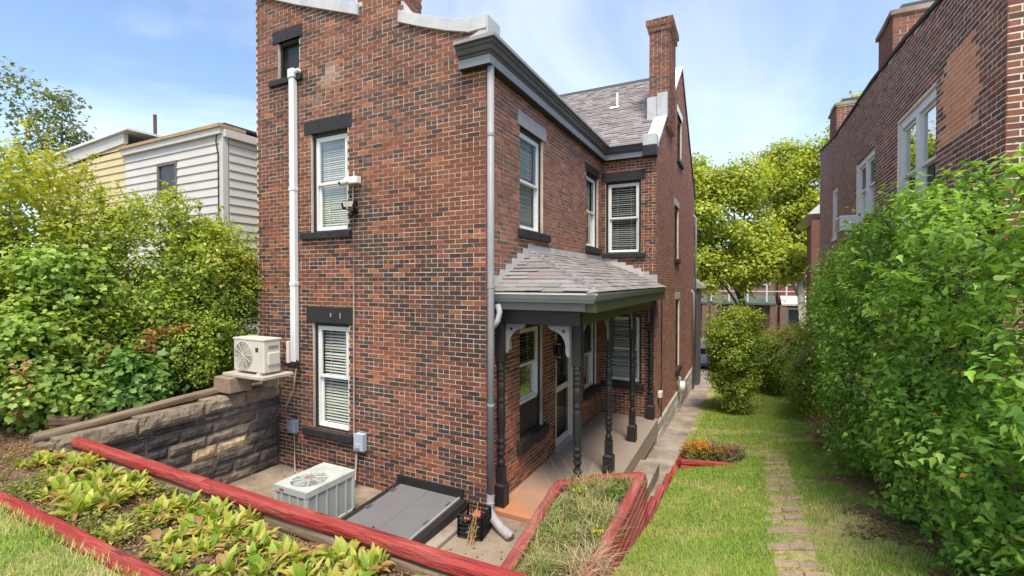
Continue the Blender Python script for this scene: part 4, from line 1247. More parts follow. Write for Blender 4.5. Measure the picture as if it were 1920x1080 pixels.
for yy in (-0.25, -0.75, -1.2):
    zc = -0.005 - 0.07 * (-yy - 0.05) / 1.31
    MB().box(-1.475, -1.40, yy - 0.05, yy + 0.05, zc - 0.004, zc + 0.008).build('hinge', M_GREYDARK, cb, bevel=0.003)
    MB().box(-0.48, -0.405, yy - 0.05, yy + 0.05, zc - 0.004, zc + 0.008).build('hinge', M_GREYDARK, cb, bevel=0.003)
MB().tube([(-0.99, -1.12, -0.06), (-0.99, -1.12, -0.035), (-0.99, -1.26, -0.043), (-0.99, -1.26, -0.07)], 0.008, 6).build('handle', M_GREYDARK, cb)
# milk crate with clay shards and a dry weed
mc = root('milk_crate', (0.04, -0.39, -0.21), 'black plastic milk crate on the floor at the house corner', 'crate')
S_ = 0.16
def crate_pt(a, b, z):
    t = math.radians(8)
    return (0.05 + a * math.cos(t) - b * math.sin(t), -0.40 + a * math.sin(t) + b * math.cos(t), z)
def crate_bar(p, q, r=0.007, nm='bar'):
    return MB().tube([crate_pt(*p), crate_pt(*q)], r, 5)
zb0 = -0.205
base = MB()
base.hexa([crate_pt(-S_, -S_, zb0), crate_pt(S_, -S_, zb0), crate_pt(S_, S_, zb0), crate_pt(-S_, S_, zb0), crate_pt(-S_, -S_, zb0 + .015), crate_pt(S_, -S_, zb0 + .015), crate_pt(S_, S_, zb0 + .015), crate_pt(-S_, S_, zb0 + .015)])
base.build('base', M_BLACK, mc)
cs = [(-S_, -S_), (S_, -S_), (S_, S_), (-S_, S_)]
for k in range(4):
    a, b = cs[k], cs[(k + 1) % 4]
    m = MB()
    for i in range(9):
        t = i / 8
        m2 = (a[0] + (b[0] - a[0]) * t, a[1] + (b[1] - a[1]) * t)
        m.tube([crate_pt(m2[0], m2[1], zb0), crate_pt(m2[0], m2[1], zb0 + 0.28)], 0.012 if i in (0, 8) else 0.006, 5)
    for j in range(6):
        z = zb0 + 0.28 * j / 5
        m.tube([crate_pt(a[0], a[1], z), crate_pt(b[0], b[1], z)], 0.014 if j in (0, 5) else 0.007, 5)
    c = ((a[0] + b[0]) / 2, (a[1] + b[1]) / 2)
    w = ((b[0] - a[0]) * 0.42, (b[1] - a[1]) * 0.42)
    m.quad(crate_pt(c[0] - w[0], c[1] - w[1], zb0 + 0.02), crate_pt(c[0] + w[0], c[1] + w[1], zb0 + 0.02), crate_pt(c[0] + w[0], c[1] + w[1], zb0 + 0.13), crate_pt(c[0] - w[0], c[1] - w[1], zb0 + 0.13))
    m.build('side_grid', M_BLACK, mc)
def shard(c, r, nm, lb, ax):
    mb = MB()
    n = 8
    top, bot = [], []
    for k in range(n):
        a = 2 * math.pi * k / n
        rr = r * random.uniform(0.6, 1.15)
        p = Vector(c) + Vector(ax[0]) * rr * math.cos(a) + Vector(ax[1]) * rr * math.sin(a)
        bot.append(p); top.append(p + Vector(ax[0]).cross(Vector(ax[1])) * 0.02)
    mb.prism([tuple(p) for p in bot], tuple(top[0] - bot[0]))
    tag(mb.build(nm, M_TERRA, bevel=0.003), lb, 'pot shard')
shard((0.12, -0.47, 0.07), 0.06, 'clay_shard', 'round orange clay shard in the black crate', ((0.9, 0.2, 0.1), (-0.1, 0.3, 0.9)))
shard((0.0, -0.50, 0.0), 0.06, 'clay_shard', 'flat orange clay shard lower in the black crate', ((0.95, 0.1, 0.1), (0, 0.6, 0.5)))
wd = root('dry_weed', (0.12, -0.62, -0.21), 'dry tan weed stalk leaning on the black crate', 'plant')
m = MB()
for k in range(7):
    bx, by = 0.13 + random.uniform(-.05, .05), -0.66 + random.uniform(-.04, .04)
    tx, ty, tz = bx + random.uniform(-.07, .09), by + random.uniform(-0.02, .14), random.uniform(-0.05, 0.12)
    if k == 0: tx, ty, tz = 0.16, -0.5, 0.26
    m.tube([(bx, by, -0.21), ((bx + tx) / 2 + random.uniform(-.02, .02), (by + ty) / 2, (tz - 0.21) / 2), (tx, ty, tz)], [0.007, 0.005, 0.003], 5)
    for j in range(6):
        t = random.uniform(0.3, 1)
        p = Vector((bx + (tx - bx) * t, by + (ty - by) * t, -0.21 + (tz + 0.21) * t))
        e = Vector((random.uniform(-1, 1), random.uniform(-1, 1), random.uniform(-.6, .6))) * 0.03
        m.quad(p, p + e, p + e * 1.7 + Vector((0, 0, -.012)), p + e * .7 + Vector((0, 0, -.02)))
m.build('stalks', pmat('dry_stalk', (0.42, 0.27, 0.12), rough=0.9, var=0.3, bump=0), wd)

# ---- stone retaining wall with capstones
sw = root('stone_wall', (-4.3, -1.4, -0.2), 'dark sandstone block retaining wall running from the facade to the bed', 'wall')
MB().box(-4.75, -4.245, -3.02, -0.015, -0.4, 1.02).build('core', pmat('dark_joint', (0.25, 0.21, 0.17), rough=1, var=0.3, bump=0.3), sw)
def wtop(y):   # underside of the capstones
    return float(np.interp(y, [-3.1, -2.0, -0.9, 0], [0.90, 0.94, 1.0, 1.02]))
STC = [(0.085, 0.072, 0.062), (0.12, 0.098, 0.08), (0.165, 0.135, 0.105), (0.095, 0.08, 0.068), (0.065, 0.056, 0.052)]
def rock(x0, x1, y0, y1, z0, z1, tone, nm, parent, nz=0.02, mat=None):
    """rough-faced block: subdivided box with displaced face"""
    mb = MB()
    ny, nzv = max(2, int((y1 - y0) / 0.05)), max(2, int((z1 - z0) / 0.045))
    P = {}
    sd_ = random.uniform(0, 99)
    for a in range(ny + 1):
        for b in range(nzv + 1):
            y, z = y0 + (y1 - y0) * a / ny, z0 + (z1 - z0) * b / nzv
            e = min(a, ny - a, b, nzv - b)
            d = 0 if e == 0 else nz * 0.6 + nz * 1.3 * mnoise.noise(Vector((y * 7, z * 7, sd_)))
            P[a, b] = (x1 - (0.012 if e == 0 else 0) + max(d, -0.01), y, z)
    for a in range(ny):
        for b in range(nzv):
            mb.quad(P[a, b], P[a + 1, b], P[a + 1, b + 1], P[a, b + 1], tone)
    for a in range(ny):
        mb.quad(P[a, nzv], P[a + 1, nzv], (x0, y0 + (y1 - y0) * (a + 1) / ny, z1), (x0, y0 + (y1 - y0) * a / ny, z1), tone)
    mb.quad((x0, y0, z0), (x1 - .012, y0, z0), (x1 - .012, y0, z1), (x0, y0, z1), tone)
    mb.quad((x0, y1, z0), (x1 - .012, y1, z0), (x1 - .012, y1, z1), (x0, y1, z1), tone)
    o = mb.build(nm, mat or M_STONE, None, normals=False)
    attach(o, parent)
    return o
zz = -0.215
rows = [0.17, 0.19, 0.165, 0.19, 0.17, 0.18, 0.18]
for r_i, h in enumerate(rows):
    y = -0.02
    first = True
    while y > -3.0:
        w = random.uniform(0.32, 0.75) * (0.6 if first and r_i % 2 else 1)
        first = False
        y2 = max(y - w, -3.02)
        z2 = min(zz + h, wtop((y + y2) / 2))
        if z2 - zz > 0.05:
            t = random.choice(STC)
            if r_i == 3 and -1.2 < y < -0.5: t = (0.46, 0.34, 0.20)
            k = random.uniform(0.85, 1.25)
            rock(-4.4, -4.228 + random.uniform(-0.008, 0.01), y2 + 0.006, y - 0.006, zz + 0.005, z2 - 0.005, tuple(v * k for v in t), 'stone', sw)
        y = y2
    zz += h
# capstones
y = -0.015
for w, k in ((0.62, 1.1), (0.66, 1.2), (0.88, 0.95), (0.85, 1.0)):
    y2 = y - w
    rock(-4.62, -4.195, y2 + 0.006, y - 0.006, wtop((y + y2) / 2) + 0.002, wtop((y + y2) / 2) + 0.225, tuple(v * k for v in (0.22, 0.17, 0.12)), 'capstone', sw, nz=0.03)
    y = y2

# ---- timbers
def timber(p0, p1, w, h, name, mat, parent=None, rad=0.3, seg=0.12, wob=0.010):
    """landscape timber with rounded edges, modelled along local x so that the grain runs with it"""
    p0, p1 = Vector(p0), Vector(p1)
    d = p1 - p0
    L = d.length
    n = max(2, int(L / seg))
    prof = []
    rx = rad * min(w, h)
    for (cx_, cz_, a0) in ((w / 2 - rx, h / 2 - rx, 0), (-w / 2 + rx, h / 2 - rx, 90), (-w / 2 + rx, -h / 2 + rx, 180), (w / 2 - rx, -h / 2 + rx, 270)):
        for k in range(4):
            a = math.radians(a0 + 30 * k)
            prof.append((cx_ + rx * math.cos(a), cz_ + rx * math.sin(a)))
    mb = MB()
    sd_ = random.uniform(0, 100)
    m = len(prof)
    for i in range(n + 1):
        x = L * i / n
        oy, oz = wob * mnoise.noise(Vector((x * 1.2, sd_, 0))), wob * mnoise.noise(Vector((x * 1.2, sd_, 9)))
        for (a, b) in prof:
            k = 1 + 0.06 * mnoise.noise(Vector((x * 3, a * 30 + sd_, b * 30)))
            mb.v.append((x, a * k + oy, b * k + oz))
    for i in range(n):
        for k in range(m):
            a, b = i * m + k, i * m + (k + 1) % m
            mb.f.append((a, a + m, b + m, b)); mb.c.append(None)
    mb.f.append(tuple(range(m))); mb.c.append(None)
    mb.f.append(tuple(range(n * m + m - 1, n * m - 1, -1))); mb.c.append(None)
    o = mb.build(name, mat, None, smooth=False)
    import bmesh
    o.rotation_euler = d.to_track_quat('X', 'Z').to_euler()
    if parent is not None:
        o.parent = parent
        w0 = parent.get('_off', (0, 0, 0))
        o.location = p0 - Vector(w0)
    else:
        o.location = p0
    return o

fe = root('timber_edging', (-1.2, -2.84, 0.8), 'long red timber along the edge above the sunken yard', 'edging')
timber((-4.22, -2.84, 1.065), (-1.55, -2.845, 1.052), 0.115, 0.110, 'red_timber', M_RED, fe)
timber((-1.545, -2.85, 1.05), (2.3, -2.80, 1.045), 0.115, 0.110, 'red_timber', M_RED, fe)
timber((-4.25, -2.80, 0.935), (-0.9, -2.80, 0.925), 0.15, 0.12, 'lower_timber', M_BROWNT, fe)
timber((-0.89, -2.80, 0.925), (2.3, -2.78, 0.92), 0.15, 0.12, 'lower_timber', M_BROWNT, fe)
for k in range(9):
    timber((-4.25, -2.80, 0.80 - 0.122 * k), (2.3, -2.78, 0.80 - 0.122 * k), 0.15, 0.12, 'wall_timber', M_BROWNT, fe)
se = root('timber_edging', (-2, -3.85, 1.0), 'red timber between the front lawn and the leafy bed', 'edging')
timber((-5.6, -3.885, 1.055), (-2.36, -3.875, 1.055), 0.125, 0.10, 'red_timber', M_RED, se)
timber((-2.355, -3.89, 1.062), (1.9, -3.88, 1.055), 0.135, 0.11, 'red_timber', M_RED, se)
bt = root('wall_timber', (-4.4, -1.9, 1.1), 'brown weathered timber lying along the top of the stone wall', 'timber')
timber((-4.45, -3.16, 1.16), (-4.45, -0.98, 1.285), 0.13, 0.10, 'brown_timber', M_BROWNT, bt)
st = MB().box(-4.40, -4.24, -3.16, -3.02, 0.85, 1.10).build('stub_post', M_BROWNT, bevel=0.01)
st.rotation_euler = (0, 0, 0)
tag(st, 'short brown timber stub at the end of the stone wall', 'post')
for k, (x, y, w, d_, h, a) in enumerate(((-4.72, -2.35, .30, .16, .10, .3), (-4.78, -2.0, .26, .18, .12, -.2), (-4.85, -2.7, .32, .2, .09, .5), (-4.7, -1.5, .22, .13, .06, .2), (-4.62, -1.15, .3, .1, .05, -.1))):
    o = MB().box(-w / 2, w / 2, -d_ / 2, d_ / 2, 0, h).build('loose_stone', pmat('rubble', (0.15, 0.085, 0.06), rough=0.95, var=0.4, scale=12, bump=0.5), bevel=0.012)
    o.location = (x, y, 1.13 + 0.02 * k); o.rotation_euler = (0.1 * a, 0.12, a * 2)
    tag(o, ('thick', 'chunky', 'long flat', 'small', 'thin')[k] + ' brown broken stone lying behind the timber cap of the wall', 'stone', 'loose stones on the wall')

# planter in front of the porch
pl = root('timber_planter', (1.5, -1.0, -0.3), 'raised red timber planter full of grass in front of the porch', 'planter')
timber((1.38, -2.70, 0.455), (1.07, -0.05, 0.455), 0.12, 0.11, 'red_timber', M_REDOLD, pl)
timber((1.38, -2.70, 0.345), (1.07, -0.05, 0.345), 0.12, 0.11, 'lower_timber', pmat('bleached_timber', (0.42, 0.36, 0.29), rough=0.9, var=0.35, scale=9, bump=0.6, bscale=22, coord='object', stretch=(0.35, 2.5, 2.5)), pl)
for k in range(5):
    timber((1.38, -2.70, 0.235 - 0.11 * k), (1.07, -0.05, 0.235 - 0.11 * k), 0.12, 0.11, 'lower_timber', M_REDOLD, pl)
timber((1.05, 0.02, 0.44), (1.40, 0.31, 0.44), 0.12, 0.11, 'red_timber', M_REDOLD, pl)
timber((1.40, 0.33, 0.455), (1.92, 0.70, 0.455), 0.12, 0.11, 'red_timber', M_REDOLD, pl)
for k in range(6):
    timber((1.40, 0.33, 0.345 - 0.11 * k), (1.88, 0.68, 0.345 - 0.11 * k), 0.12, 0.108, 'lower_timber', M_REDOLD, pl)
for k in range(8):
    e = 0.025 * k
    timber((1.985 + 0.002 * k, -2.70, 0.455 - 0.11 * k), (1.945, 0.74 + 0.05 * ((k * 5) % 3) + 0.012 * k, 0.455 - 0.11 * k), 0.125, 0.107, 'red_timber' if k == 0 else 'lower_timber', M_REDOLD, pl, wob=0.006)
m = MB(); m.poly([(1.38, -2.7, 0.40), (1.95, -2.7, 0.40), (1.93, 0.70, 0.38), (1.42, 0.36, 0.38), (1.09, 0.05, 0.38)]); m.build('soil', M_SOIL, pl)
# stepped timbers holding the lawn above the walk
le = root('timber_steps', (2.02, 2.5, -0.5), 'stepped red timbers holding the lawn beside the concrete walk', 'edging')
for k, (yb, zt) in enumerate(((4.30, -0.47), (3.55, -0.37), (2.85, -0.27), (2.1, -0.17), (1.45, -0.085))):
    timber((2.03 - 0.012 * k, 0.80 + 0.01 * k, zt - 0.05), (2.03 - 0.012 * k, yb, zt - 0.05 - 0.01), 0.10, 0.098, 'red_timber', M_RED if k < 3 else M_REDOLD, le)
# flower box
fb = root('flower_box', (2.6, 3.7, -0.4), 'low red timber flower box at the edge of the lawn', 'planter')
timber((2.10, 3.55, -0.40), (3.14, 3.86, -0.42), 0.10, 0.10, 'red_timber', M_RED, fb)
timber((2.10, 3.56, -0.30), (3.15, 3.87, -0.32), 0.10, 0.10, 'red_timber', M_RED, fb)
timber((3.16, 3.90, -0.32), (3.14, 4.45, -0.36), 0.10, 0.10, 'end_timber', M_BROWNT, fb)
timber((2.06, 3.6, -0.34), (2.08, 4.5, -0.42), 0.10, 0.10, 'red_timber', M_RED, fb)
m = MB(); m.poly([(2.1, 3.6, -0.31), (3.14, 3.9, -0.33), (3.12, 4.5, -0.38), (2.1, 4.5, -0.38)]); m.build('soil', M_SOIL, fb)

# brick stepping path in the lawn
path = bpy.data.objects.new('path', None); col.objects.link(path)
structure(path, 'rows of worn brick pavers set in the lawn as a path', 'path')
yy = 4.62
row = 0
while yy > -1.6:
    cx = 3.69 - 0.03 * (4.6 - yy) / 1.0 * 0.5 + random.uniform(-0.04, 0.04) + (-0.10 if row in (0, 1) else 0)
    for side in (0, 1):
        dz = random.uniform(-0.008, 0.012)
        xa = cx - 0.205 + 0.207 * side + random.uniform(-0.008, 0.008)
        ya = yy + random.uniform(-0.012, 0.012)
        t = mixc((0.42, 0.28, 0.20), (0.33, 0.23, 0.165), random.random())
        h = lambda x, y: float(lawn_h(np.array(x), np.array(y))) + 0.014 + dz
        m = MB()
        c4 = [(xa, ya), (xa + 0.2, ya), (xa + 0.2, ya + 0.165), (xa, ya + 0.165)]
        m.hexa([(x, y, h(x, y) - 0.08) for x, y in c4] + [(x, y, h(x, y)) for x, y in c4], t)
        m.build('paver', M_PAVER, path, bevel=0.008)
    yy -= random.uniform(0.40, 0.52) if row % 4 else 0.30
    row += 1
# ================================================================== NEIGHBOURING BUILDINGS
nb = root('brick_rowhouse', (6.5, 7, -0.5), 'dark brick building rising behind the right hedge with white windows', 'building')
NBW = Wall((5.45, 0.75), (0, 1), (-1, 0))
NBF = Wall((5.45, 0.75), (1, 0), (0, -1))
top_nb = lambda u: float(np.interp(u, [0, 1.8, 3.3, 5.56, 10.05, 13.2], [6.55, 6.74, 6.93, 7.10, 7.22, 7.55]))
H_NB = [(1.93, 3.73, 3.95, 5.70), (5.33, 7.05, 4.50, 5.76), (9.6, 10.4, 4.3, 5.75)]
nwalls = []
for nm, W, ue, tp, hs, sd_ in (('long_wall', NBW, 13.2, top_nb, H_NB, 61), ('end_wall', NBF, 4.0, lambda u: 6.55, [], 62)):
    br, core = lay_wall(W, ue, 0.9, tp, hs, tone_neighbor if nm == 'long_wall' else (lambda u, z, r: tone_neighbor(0.1, z, r)), course=0.0672, stretch=0.208, seed=sd_, bond=6, joint=0.015, proud=0.002)
    if nm == 'long_wall':
        core.quad((5.45, 13.95, 0), (9.5, 13.95, 0), (9.5, 13.95, 7.5), (5.45, 13.95, 7.5))
        core.quad((5.45, 0.75, 6.54), (9.5, 0.75, 6.54), (9.5, 13.95, 7.4), (5.45, 13.95, 7.4))
    o = core.build(nm, pmat('pale_mortar', (0.78, 0.68, 0.56), rough=0.95, var=0.15, scale=6, bump=0.2), nb, normals=False)
    nwalls.append((o, br))
house_keep = house
M_ROOFEDGE = pmat('tar_edge', (0.035, 0.035, 0.038), rough=0.8, var=0.3, bump=0.3)
def nchim(x0, x1, y0, y1, z0, z1, seed):
    part = MB().box(x0 + .003, x1 - .003, y0 + .003, y1 - .003, z0, z1).build('chimney', pmat('pale_mortar'), nb)
    out = []
    for W, ue in ((Wall((x0, y0), (1, 0), (0, -1)), x1 - x0), (Wall((x0, y0), (0, 1), (-1, 0)), y1 - y0)):
        br, _ = lay_wall(W, ue, z0, lambda u: z1, [], lambda u, z, r: tone_neighbor(8, z, r), course=0.0672, stretch=0.208, seed=seed)
        out += br; seed += 1
    nwalls.append((part, out))
    MB().box(x0 - .05, x1 + .05, y0 - .05, y1 + .05, z1 + 0.002, z1 + 0.09).build('chimney_cap', M_CONC, nb, bevel=0.01)
    MB().prism([(x0 + .06, y0 + .05, z1 + .092), (x0 + .06, y1 - .05, z1 + .092), (x0 + .16, y1 - .15, z1 + .24), (x0 + .16, y0 + .15, z1 + .24)], (x1 - x0 - 0.2, 0, 0)).build('chimney_hood', M_ROOFEDGE, nb)
nchim(5.47, 6.2, 4.95, 5.95, 7.08, 7.75, 71)
nchim(5.47, 6.2, 10.8, 12.0, 7.2, 8.1, 81)
emit_bricks(nb, nwalls, 300, skip=lambda x, y: y > 420 or (x > 1690 and y > 330) or (x > 1780 and y > 290))
# tarred parapet edge
for (a, za), (b, zb_) in zip([(0, 6.55), (1.8, 6.74), (3.3, 6.93), (5.56, 7.10), (10.05, 7.22)], [(1.8, 6.74), (3.3, 6.93), (5.56, 7.10), (10.05, 7.22), (13.2, 7.55)]):
    MB().hexa([(5.41, .75 + a, za - .01), (5.75, .75 + a, za - .01), (5.75, .75 + b, zb_ - .01), (5.41, .75 + b, zb_ - .01), (5.41, .75 + a, za + .05), (5.75, .75 + a, za + .05), (5.75, .75 + b, zb_ + .05), (5.41, .75 + b, zb_ + .05)]).build('parapet_edge', M_ROOFEDGE, nb)
MB().box(5.43, 9.5, 0.72, 1.0, 6.55, 6.62).build('parapet_edge', M_ROOFEDGE, nb)
# white windows: each opening holds a frame with one or two units
def nwin(u0, u1, z0, z1, units):
    fr = MB()
    t = 0.10
    for (a, b, c, d) in ((u0, u0 + t, z0, z1), (u1 - t, u1, z0, z1), (u0 + t, u1 - t, z1 - t - .03, z1)):
        NBW.box(fr, a, b, -0.14, -0.03, c, d)
    NBW.box(fr, u0 - 0.02, u1 + 0.02, -0.14, 0.03, z0 - 0.09, z0)
    us = np.linspace(u0 + t, u1 - t, units + 1)
    for k in range(1, units):
        NBW.box(fr, us[k] - .07, us[k] + .07, -0.14, -0.03, z0, z1 - t - .03)
    w = fr.build('window', M_WHITE, nb, bevel=0.006)
    for k in range(units):
        a, b = us[k] + (.071 if k else .001), us[k + 1] - (.071 if k < units - 1 else .001)
        zm = (z0 + z1 - t) / 2
        for nm, c, d, n0 in (('upper_sash', zm - .02, z1 - t - .031, -.10), ('lower_sash', z0 + .001, zm + .02, -.135)):
            m = MB()
            for (p, q, e, f) in ((a, a + .05, c, d), (b - .05, b, c, d), (a + .05, b - .05, d - .05, d), (a + .05, b - .05, c, c + .05)):
                NBW.box(m, p, q, n0, n0 + .035, e, f)
            m.build(nm, M_WHITE, None, bevel=0.004).parent = w
            g = MB(); g.quad(NBW.P(a + .05, n0 + .015, c + .05), NBW.P(b - .05, n0 + .015, c + .05), NBW.P(b - .05, n0 + .015, d - .05), NBW.P(a + .05, n0 + .015, d - .05)); g.build('pane', M_GLASS, None).parent = w
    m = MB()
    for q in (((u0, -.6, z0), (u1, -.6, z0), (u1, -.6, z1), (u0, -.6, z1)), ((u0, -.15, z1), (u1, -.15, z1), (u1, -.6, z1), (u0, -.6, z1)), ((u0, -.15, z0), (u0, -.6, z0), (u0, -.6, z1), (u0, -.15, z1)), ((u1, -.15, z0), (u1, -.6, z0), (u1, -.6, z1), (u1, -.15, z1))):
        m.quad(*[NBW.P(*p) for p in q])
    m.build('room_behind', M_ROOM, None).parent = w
    return w
nwin(1.93, 3.73, 3.95, 5.70, 2)
nwin(5.33, 7.05, 4.50, 5.76, 2)
nwin(9.6, 10.4, 4.3, 5.75, 1)
wa = root('window_air_conditioner', (5.3, 7.3, 4.25), 'off-white window air conditioner below the second white window', 'air conditioner')
MB().box(5.02, 5.47, 7.0, 7.62, 4.16, 4.50).build('casing', M_PVC, wa, bevel=0.015)
for k in range(8):
    MB().box(5.012, 5.019, 7.04, 7.58, 4.20 + 0.034 * k, 4.215 + 0.034 * k).build('louvre', M_GREYPAINT, wa)

# far row house beyond the right building: brick pier, white cornice
fr = root('corner_rowhouse', (6, 18, -1.2), 'brick row house with white cornice beyond the dark brick building', 'building')
MB().box(5.9, 9.5, 16.8, 22.5, -1.9, 6.2).build('wall', pmat('far_brick', (0.20, 0.095, 0.07), rough=0.9, var=0.3, scale=9, bump=0.3), fr)
MB().prism([(5.35, 16.7, 5.75), (5.35, 22.5, 5.75), (5.9, 22.5, 6.25), (5.9, 16.7, 6.25)], (4, 0, 0.0)).build('cornice', M_WHITE, fr)
MB().box(5.5, 5.899, 16.75, 17.15, -1.9, 5.5).build('pier', pmat('far_brick'), fr)
for k in range(9):
    MB().box(5.86, 5.895, 17.2, 18.4, 4.9 - 0.24 * k, 5.08 - 0.24 * k).build('shutter_slat', M_WHITE, fr)

# ---- white and yellow siding houses on the left
def siding(parent, W, u0, u1, zb, top, exp, mat, holes=()):
    z = zb
    while z < max(top(u0), top(u1)) - 0.03:
        segs = [(u0, u1)]
        for (a, b, c, d) in holes:
            if z + exp > c + 0.02 and z < d - 0.02:
                segs = [s for p, q in segs for s in ((p, min(q, a)), (max(p, b), q)) if s[1] - s[0] > 0.03]
        for p, q in segs:
            zt0, zt1 = min(z + exp, top(p)), min(z + exp, top(q))
            if zt0 <= z + 0.01 and zt1 <= z + 0.01:
                continue
            zt0, zt1 = max(zt0, z + 0.005), max(zt1, z + 0.005)
            m = MB()
            m.hexa([W.P(p, 0.0, z), W.P(q, 0.0, z), W.P(q, 0.030, z), W.P(p, 0.030, z), W.P(p, 0.0, zt0), W.P(q, 0.0, zt1), W.P(q, 0.004, zt1), W.P(p, 0.004, zt0)])
            m.build('siding_board', mat, parent)
        z += exp
wh = root('white_siding_house', (-9.5, 3, 1.1), 'white clapboard house standing behind the left hedge', 'house')
WF = Wall((-7.4, 1.0), (-1, 0), (0, -1))
WS = Wall((-7.4, 1.0), (0, 1), (1, 0))
tw = lambda u: 6.45 + 0.012 * u
m = MB().box(-11.62, -7.41, 1.012, 12, 0.8, 6.45)
m.build('wall', pmat('siding_joint', (0.10, 0.09, 0.08), bump=0), wh)
siding(wh, WF, 0.11, 4.2, 1.1, tw, 0.195, M_SIDING, [(1.80, 2.66, 5.1, 5.98)])
siding(wh, WS, 0.12, 9.0, 1.1, lambda u: 6.28, 0.195, M_SIDING)
MB().box(-7.51, -7.375, 0.965, 1.10, 1.0, 6.45).build('corner_board', M_SIDING, wh, bevel=0.006)
WF.box(MB(), -0.03, 4.25, 0.0, 0.10, 6.36, 6.50).build('frieze_board', M_SIDING, wh)
WF.box(MB(), -0.06, 4.27, -0.5, 0.14, 6.50, 6.575).build('roof_edge', M_TAN, wh)
WS.box(MB(), -0.02, 9, -0.2, 0.10, 6.29, 6.47).build('gutter', M_SIDING, wh, bevel=0.01)
MB().box(-11.62, -7.36, 1.0, 10.2, 6.576, 6.62).build('roof', M_ASPHALT, wh)
MB().tube([(-7.54, 0.94, 6.45), (-7.56, 0.93, 6.2), (-7.50, 0.94, 5.9), (-7.50, 0.94, 2.0)], 0.015, 6).build('wire', M_BLACK, wh)
fr_ = MB()
for (a, b, c, d) in ((1.80, 1.88, 5.1, 5.98), (2.58, 2.66, 5.1, 5.98), (1.88, 2.58, 5.9, 5.98), (1.88, 2.58, 5.1, 5.16)):
    WF.box(fr_, a, b, -0.05, 0.035, c, d)
w_ = fr_.build('window', pmat('taupe_paint', (0.16, 0.13, 0.11), bump=0), wh)
g = MB(); g.quad(WF.P(1.88, 0.0, 5.16), WF.P(2.58, 0.0, 5.16), WF.P(2.58, 0.0, 5.9), WF.P(1.88, 0.0, 5.9)); g.build('pane', M_DARKPANE, None).parent = w_
WF.box(MB(), 1.82, 2.6, -0.012, -0.008, 5.12, 5.95).build('room_behind', pmat('dark_wood_interior', (0.07, 0.05, 0.035), bump=0), None).parent = w_
MB().prism([WF.P(1.9, -0.004, 5.15), WF.P(2.15, -0.004, 5.15), WF.P(2.05, -0.004, 5.5), WF.P(2.0, -0.004, 5.9), WF.P(1.9, -0.004, 5.9)], (0, -0.002, 0)).build('curtain', pmat('pale_curtain', (0.5, 0.45, 0.33), bump=0), None).parent = w_
yh = root('yellow_siding_house', (-14, 3, 1.1), 'yellow clapboard house beyond the white one with white eaves', 'house')
YF = Wall((-11.63, 1.02), (-1, 0), (0, -1))
ty = lambda u: 6.72 - 0.065 * u
MB().box(-17, -11.63, 1.03, 12, 0.8, 6.3).build('wall', pmat('siding_joint', bump=0), yh)
siding(yh, YF, 0.0, 5.3, 1.1, ty, 0.195, M_SIDINGY)
MB().prism([YF.P(-0.02, 0.06, 6.70), YF.P(5.4, 0.06, 6.35), YF.P(5.4, 0.06, 6.72), YF.P(-0.02, 0.06, 6.98)], (0, 0.1, 0)).build('gable_board', M_SIDING, yh)
MB().prism([YF.P(-0.35, 0.14, 7.0), YF.P(5.5, 0.14, 6.74), YF.P(5.5, 0.14, 6.80), YF.P(-0.35, 0.14, 7.06)], (0, 9.5, 0)).build('roof', M_WHITEFLASH, yh)
MB().tube([(-11.4, 1.6, 6.6), (-11.4, 1.6, 7.62)], 0.045, 8).build('vent_stack', pmat('rust', (0.13, 0.06, 0.05), bump=0.2), yh)

# ---- row houses across the street
M_FB = pmat('far_red_brick', (0.17, 0.065, 0.05), rough=0.9, var=0.35, scale=7, bump=0.3)
M_FB2 = pmat('far_brown_brick', (0.22, 0.13, 0.10), rough=0.9, var=0.3, scale=7, bump=0.3)
def rowhouse(x0, x1, y, mat, roofmat, lab, door_m, awning):
    r = root('row_house', ((x0 + x1) / 2, y, -2.5), lab, 'house', 'row houses across the street')
    MB().box(x0, x1, y, y + 8, -2.9, 5.4).build('wall', mat, r)
    MB().box(x0 - .02, x1 + .02, y - 0.2, y + 8, 5.4, 5.62).build('cornice', M_GREYPAINT, r)
    W = Wall((x0, y), (1, 0), (0, -1))
    for a in (0.5, (x1 - x0) - 1.75):
        f = W.box(MB(), a, a + 1.25, 0.002, 0.08, 2.7, 4.5).build('window', M_WHITE, r)
        W.box(MB(), a + .1, a + 1.15, 0.081, 0.09, 3.65, 4.4).build('pane', pmat('far_glass', (0.10, 0.13, 0.14), rough=0.1, bump=0), None).parent = f
        W.box(MB(), a + .1, a + 1.15, 0.081, 0.09, 2.8, 3.58).build('pane', pmat('far_glass', bump=0), None).parent = f
    f = W.box(MB(), 0.6, 2.3, 0.002, 0.08, -0.9, 0.9).build('window', M_WHITE, r)
    W.box(MB(), .75, 2.15, 0.081, 0.09, -0.75, 0.75).build('pane', pmat('far_glass', bump=0), None).parent = f
    d = W.box(MB(), 2.9, 3.9, 0.002, 0.08, -1.7, 0.6).build('door', door_m, r)
    W.box(MB(), 3.7, 3.76, 0.081, 0.12, -0.7, -0.6).build('handle', M_GREYPAINT, None).parent = d
    MB().prism([(x0 + .15, y - 2.0, 1.15), (x0 + .15, y - 2.0, 1.30), (x0 + .15, y, 1.85), (x0 + .15, y, 1.7)], (x1 - x0 - .3 - awning * 1.2, 0, 0)).build('porch_roof', roofmat, r)
    MB().box(x0, x1, y - 2.0, y, -2.9, -1.75).build('porch_floor', M_CONC, r)
    for xx in (x0 + .3, x1 - .3):
        MB().box(xx - .25, xx + .25, y - 1.95, y - 1.45, -1.75, 1.14).build('pier', M_FB2, r)
    for k in range(3):
        MB().box(x0 + 2.8, x0 + 4.0, y - 2.9 + .3 * k, y - 2.01, -2.9, -2.5 + .25 * k).build('step', M_CONC, r)
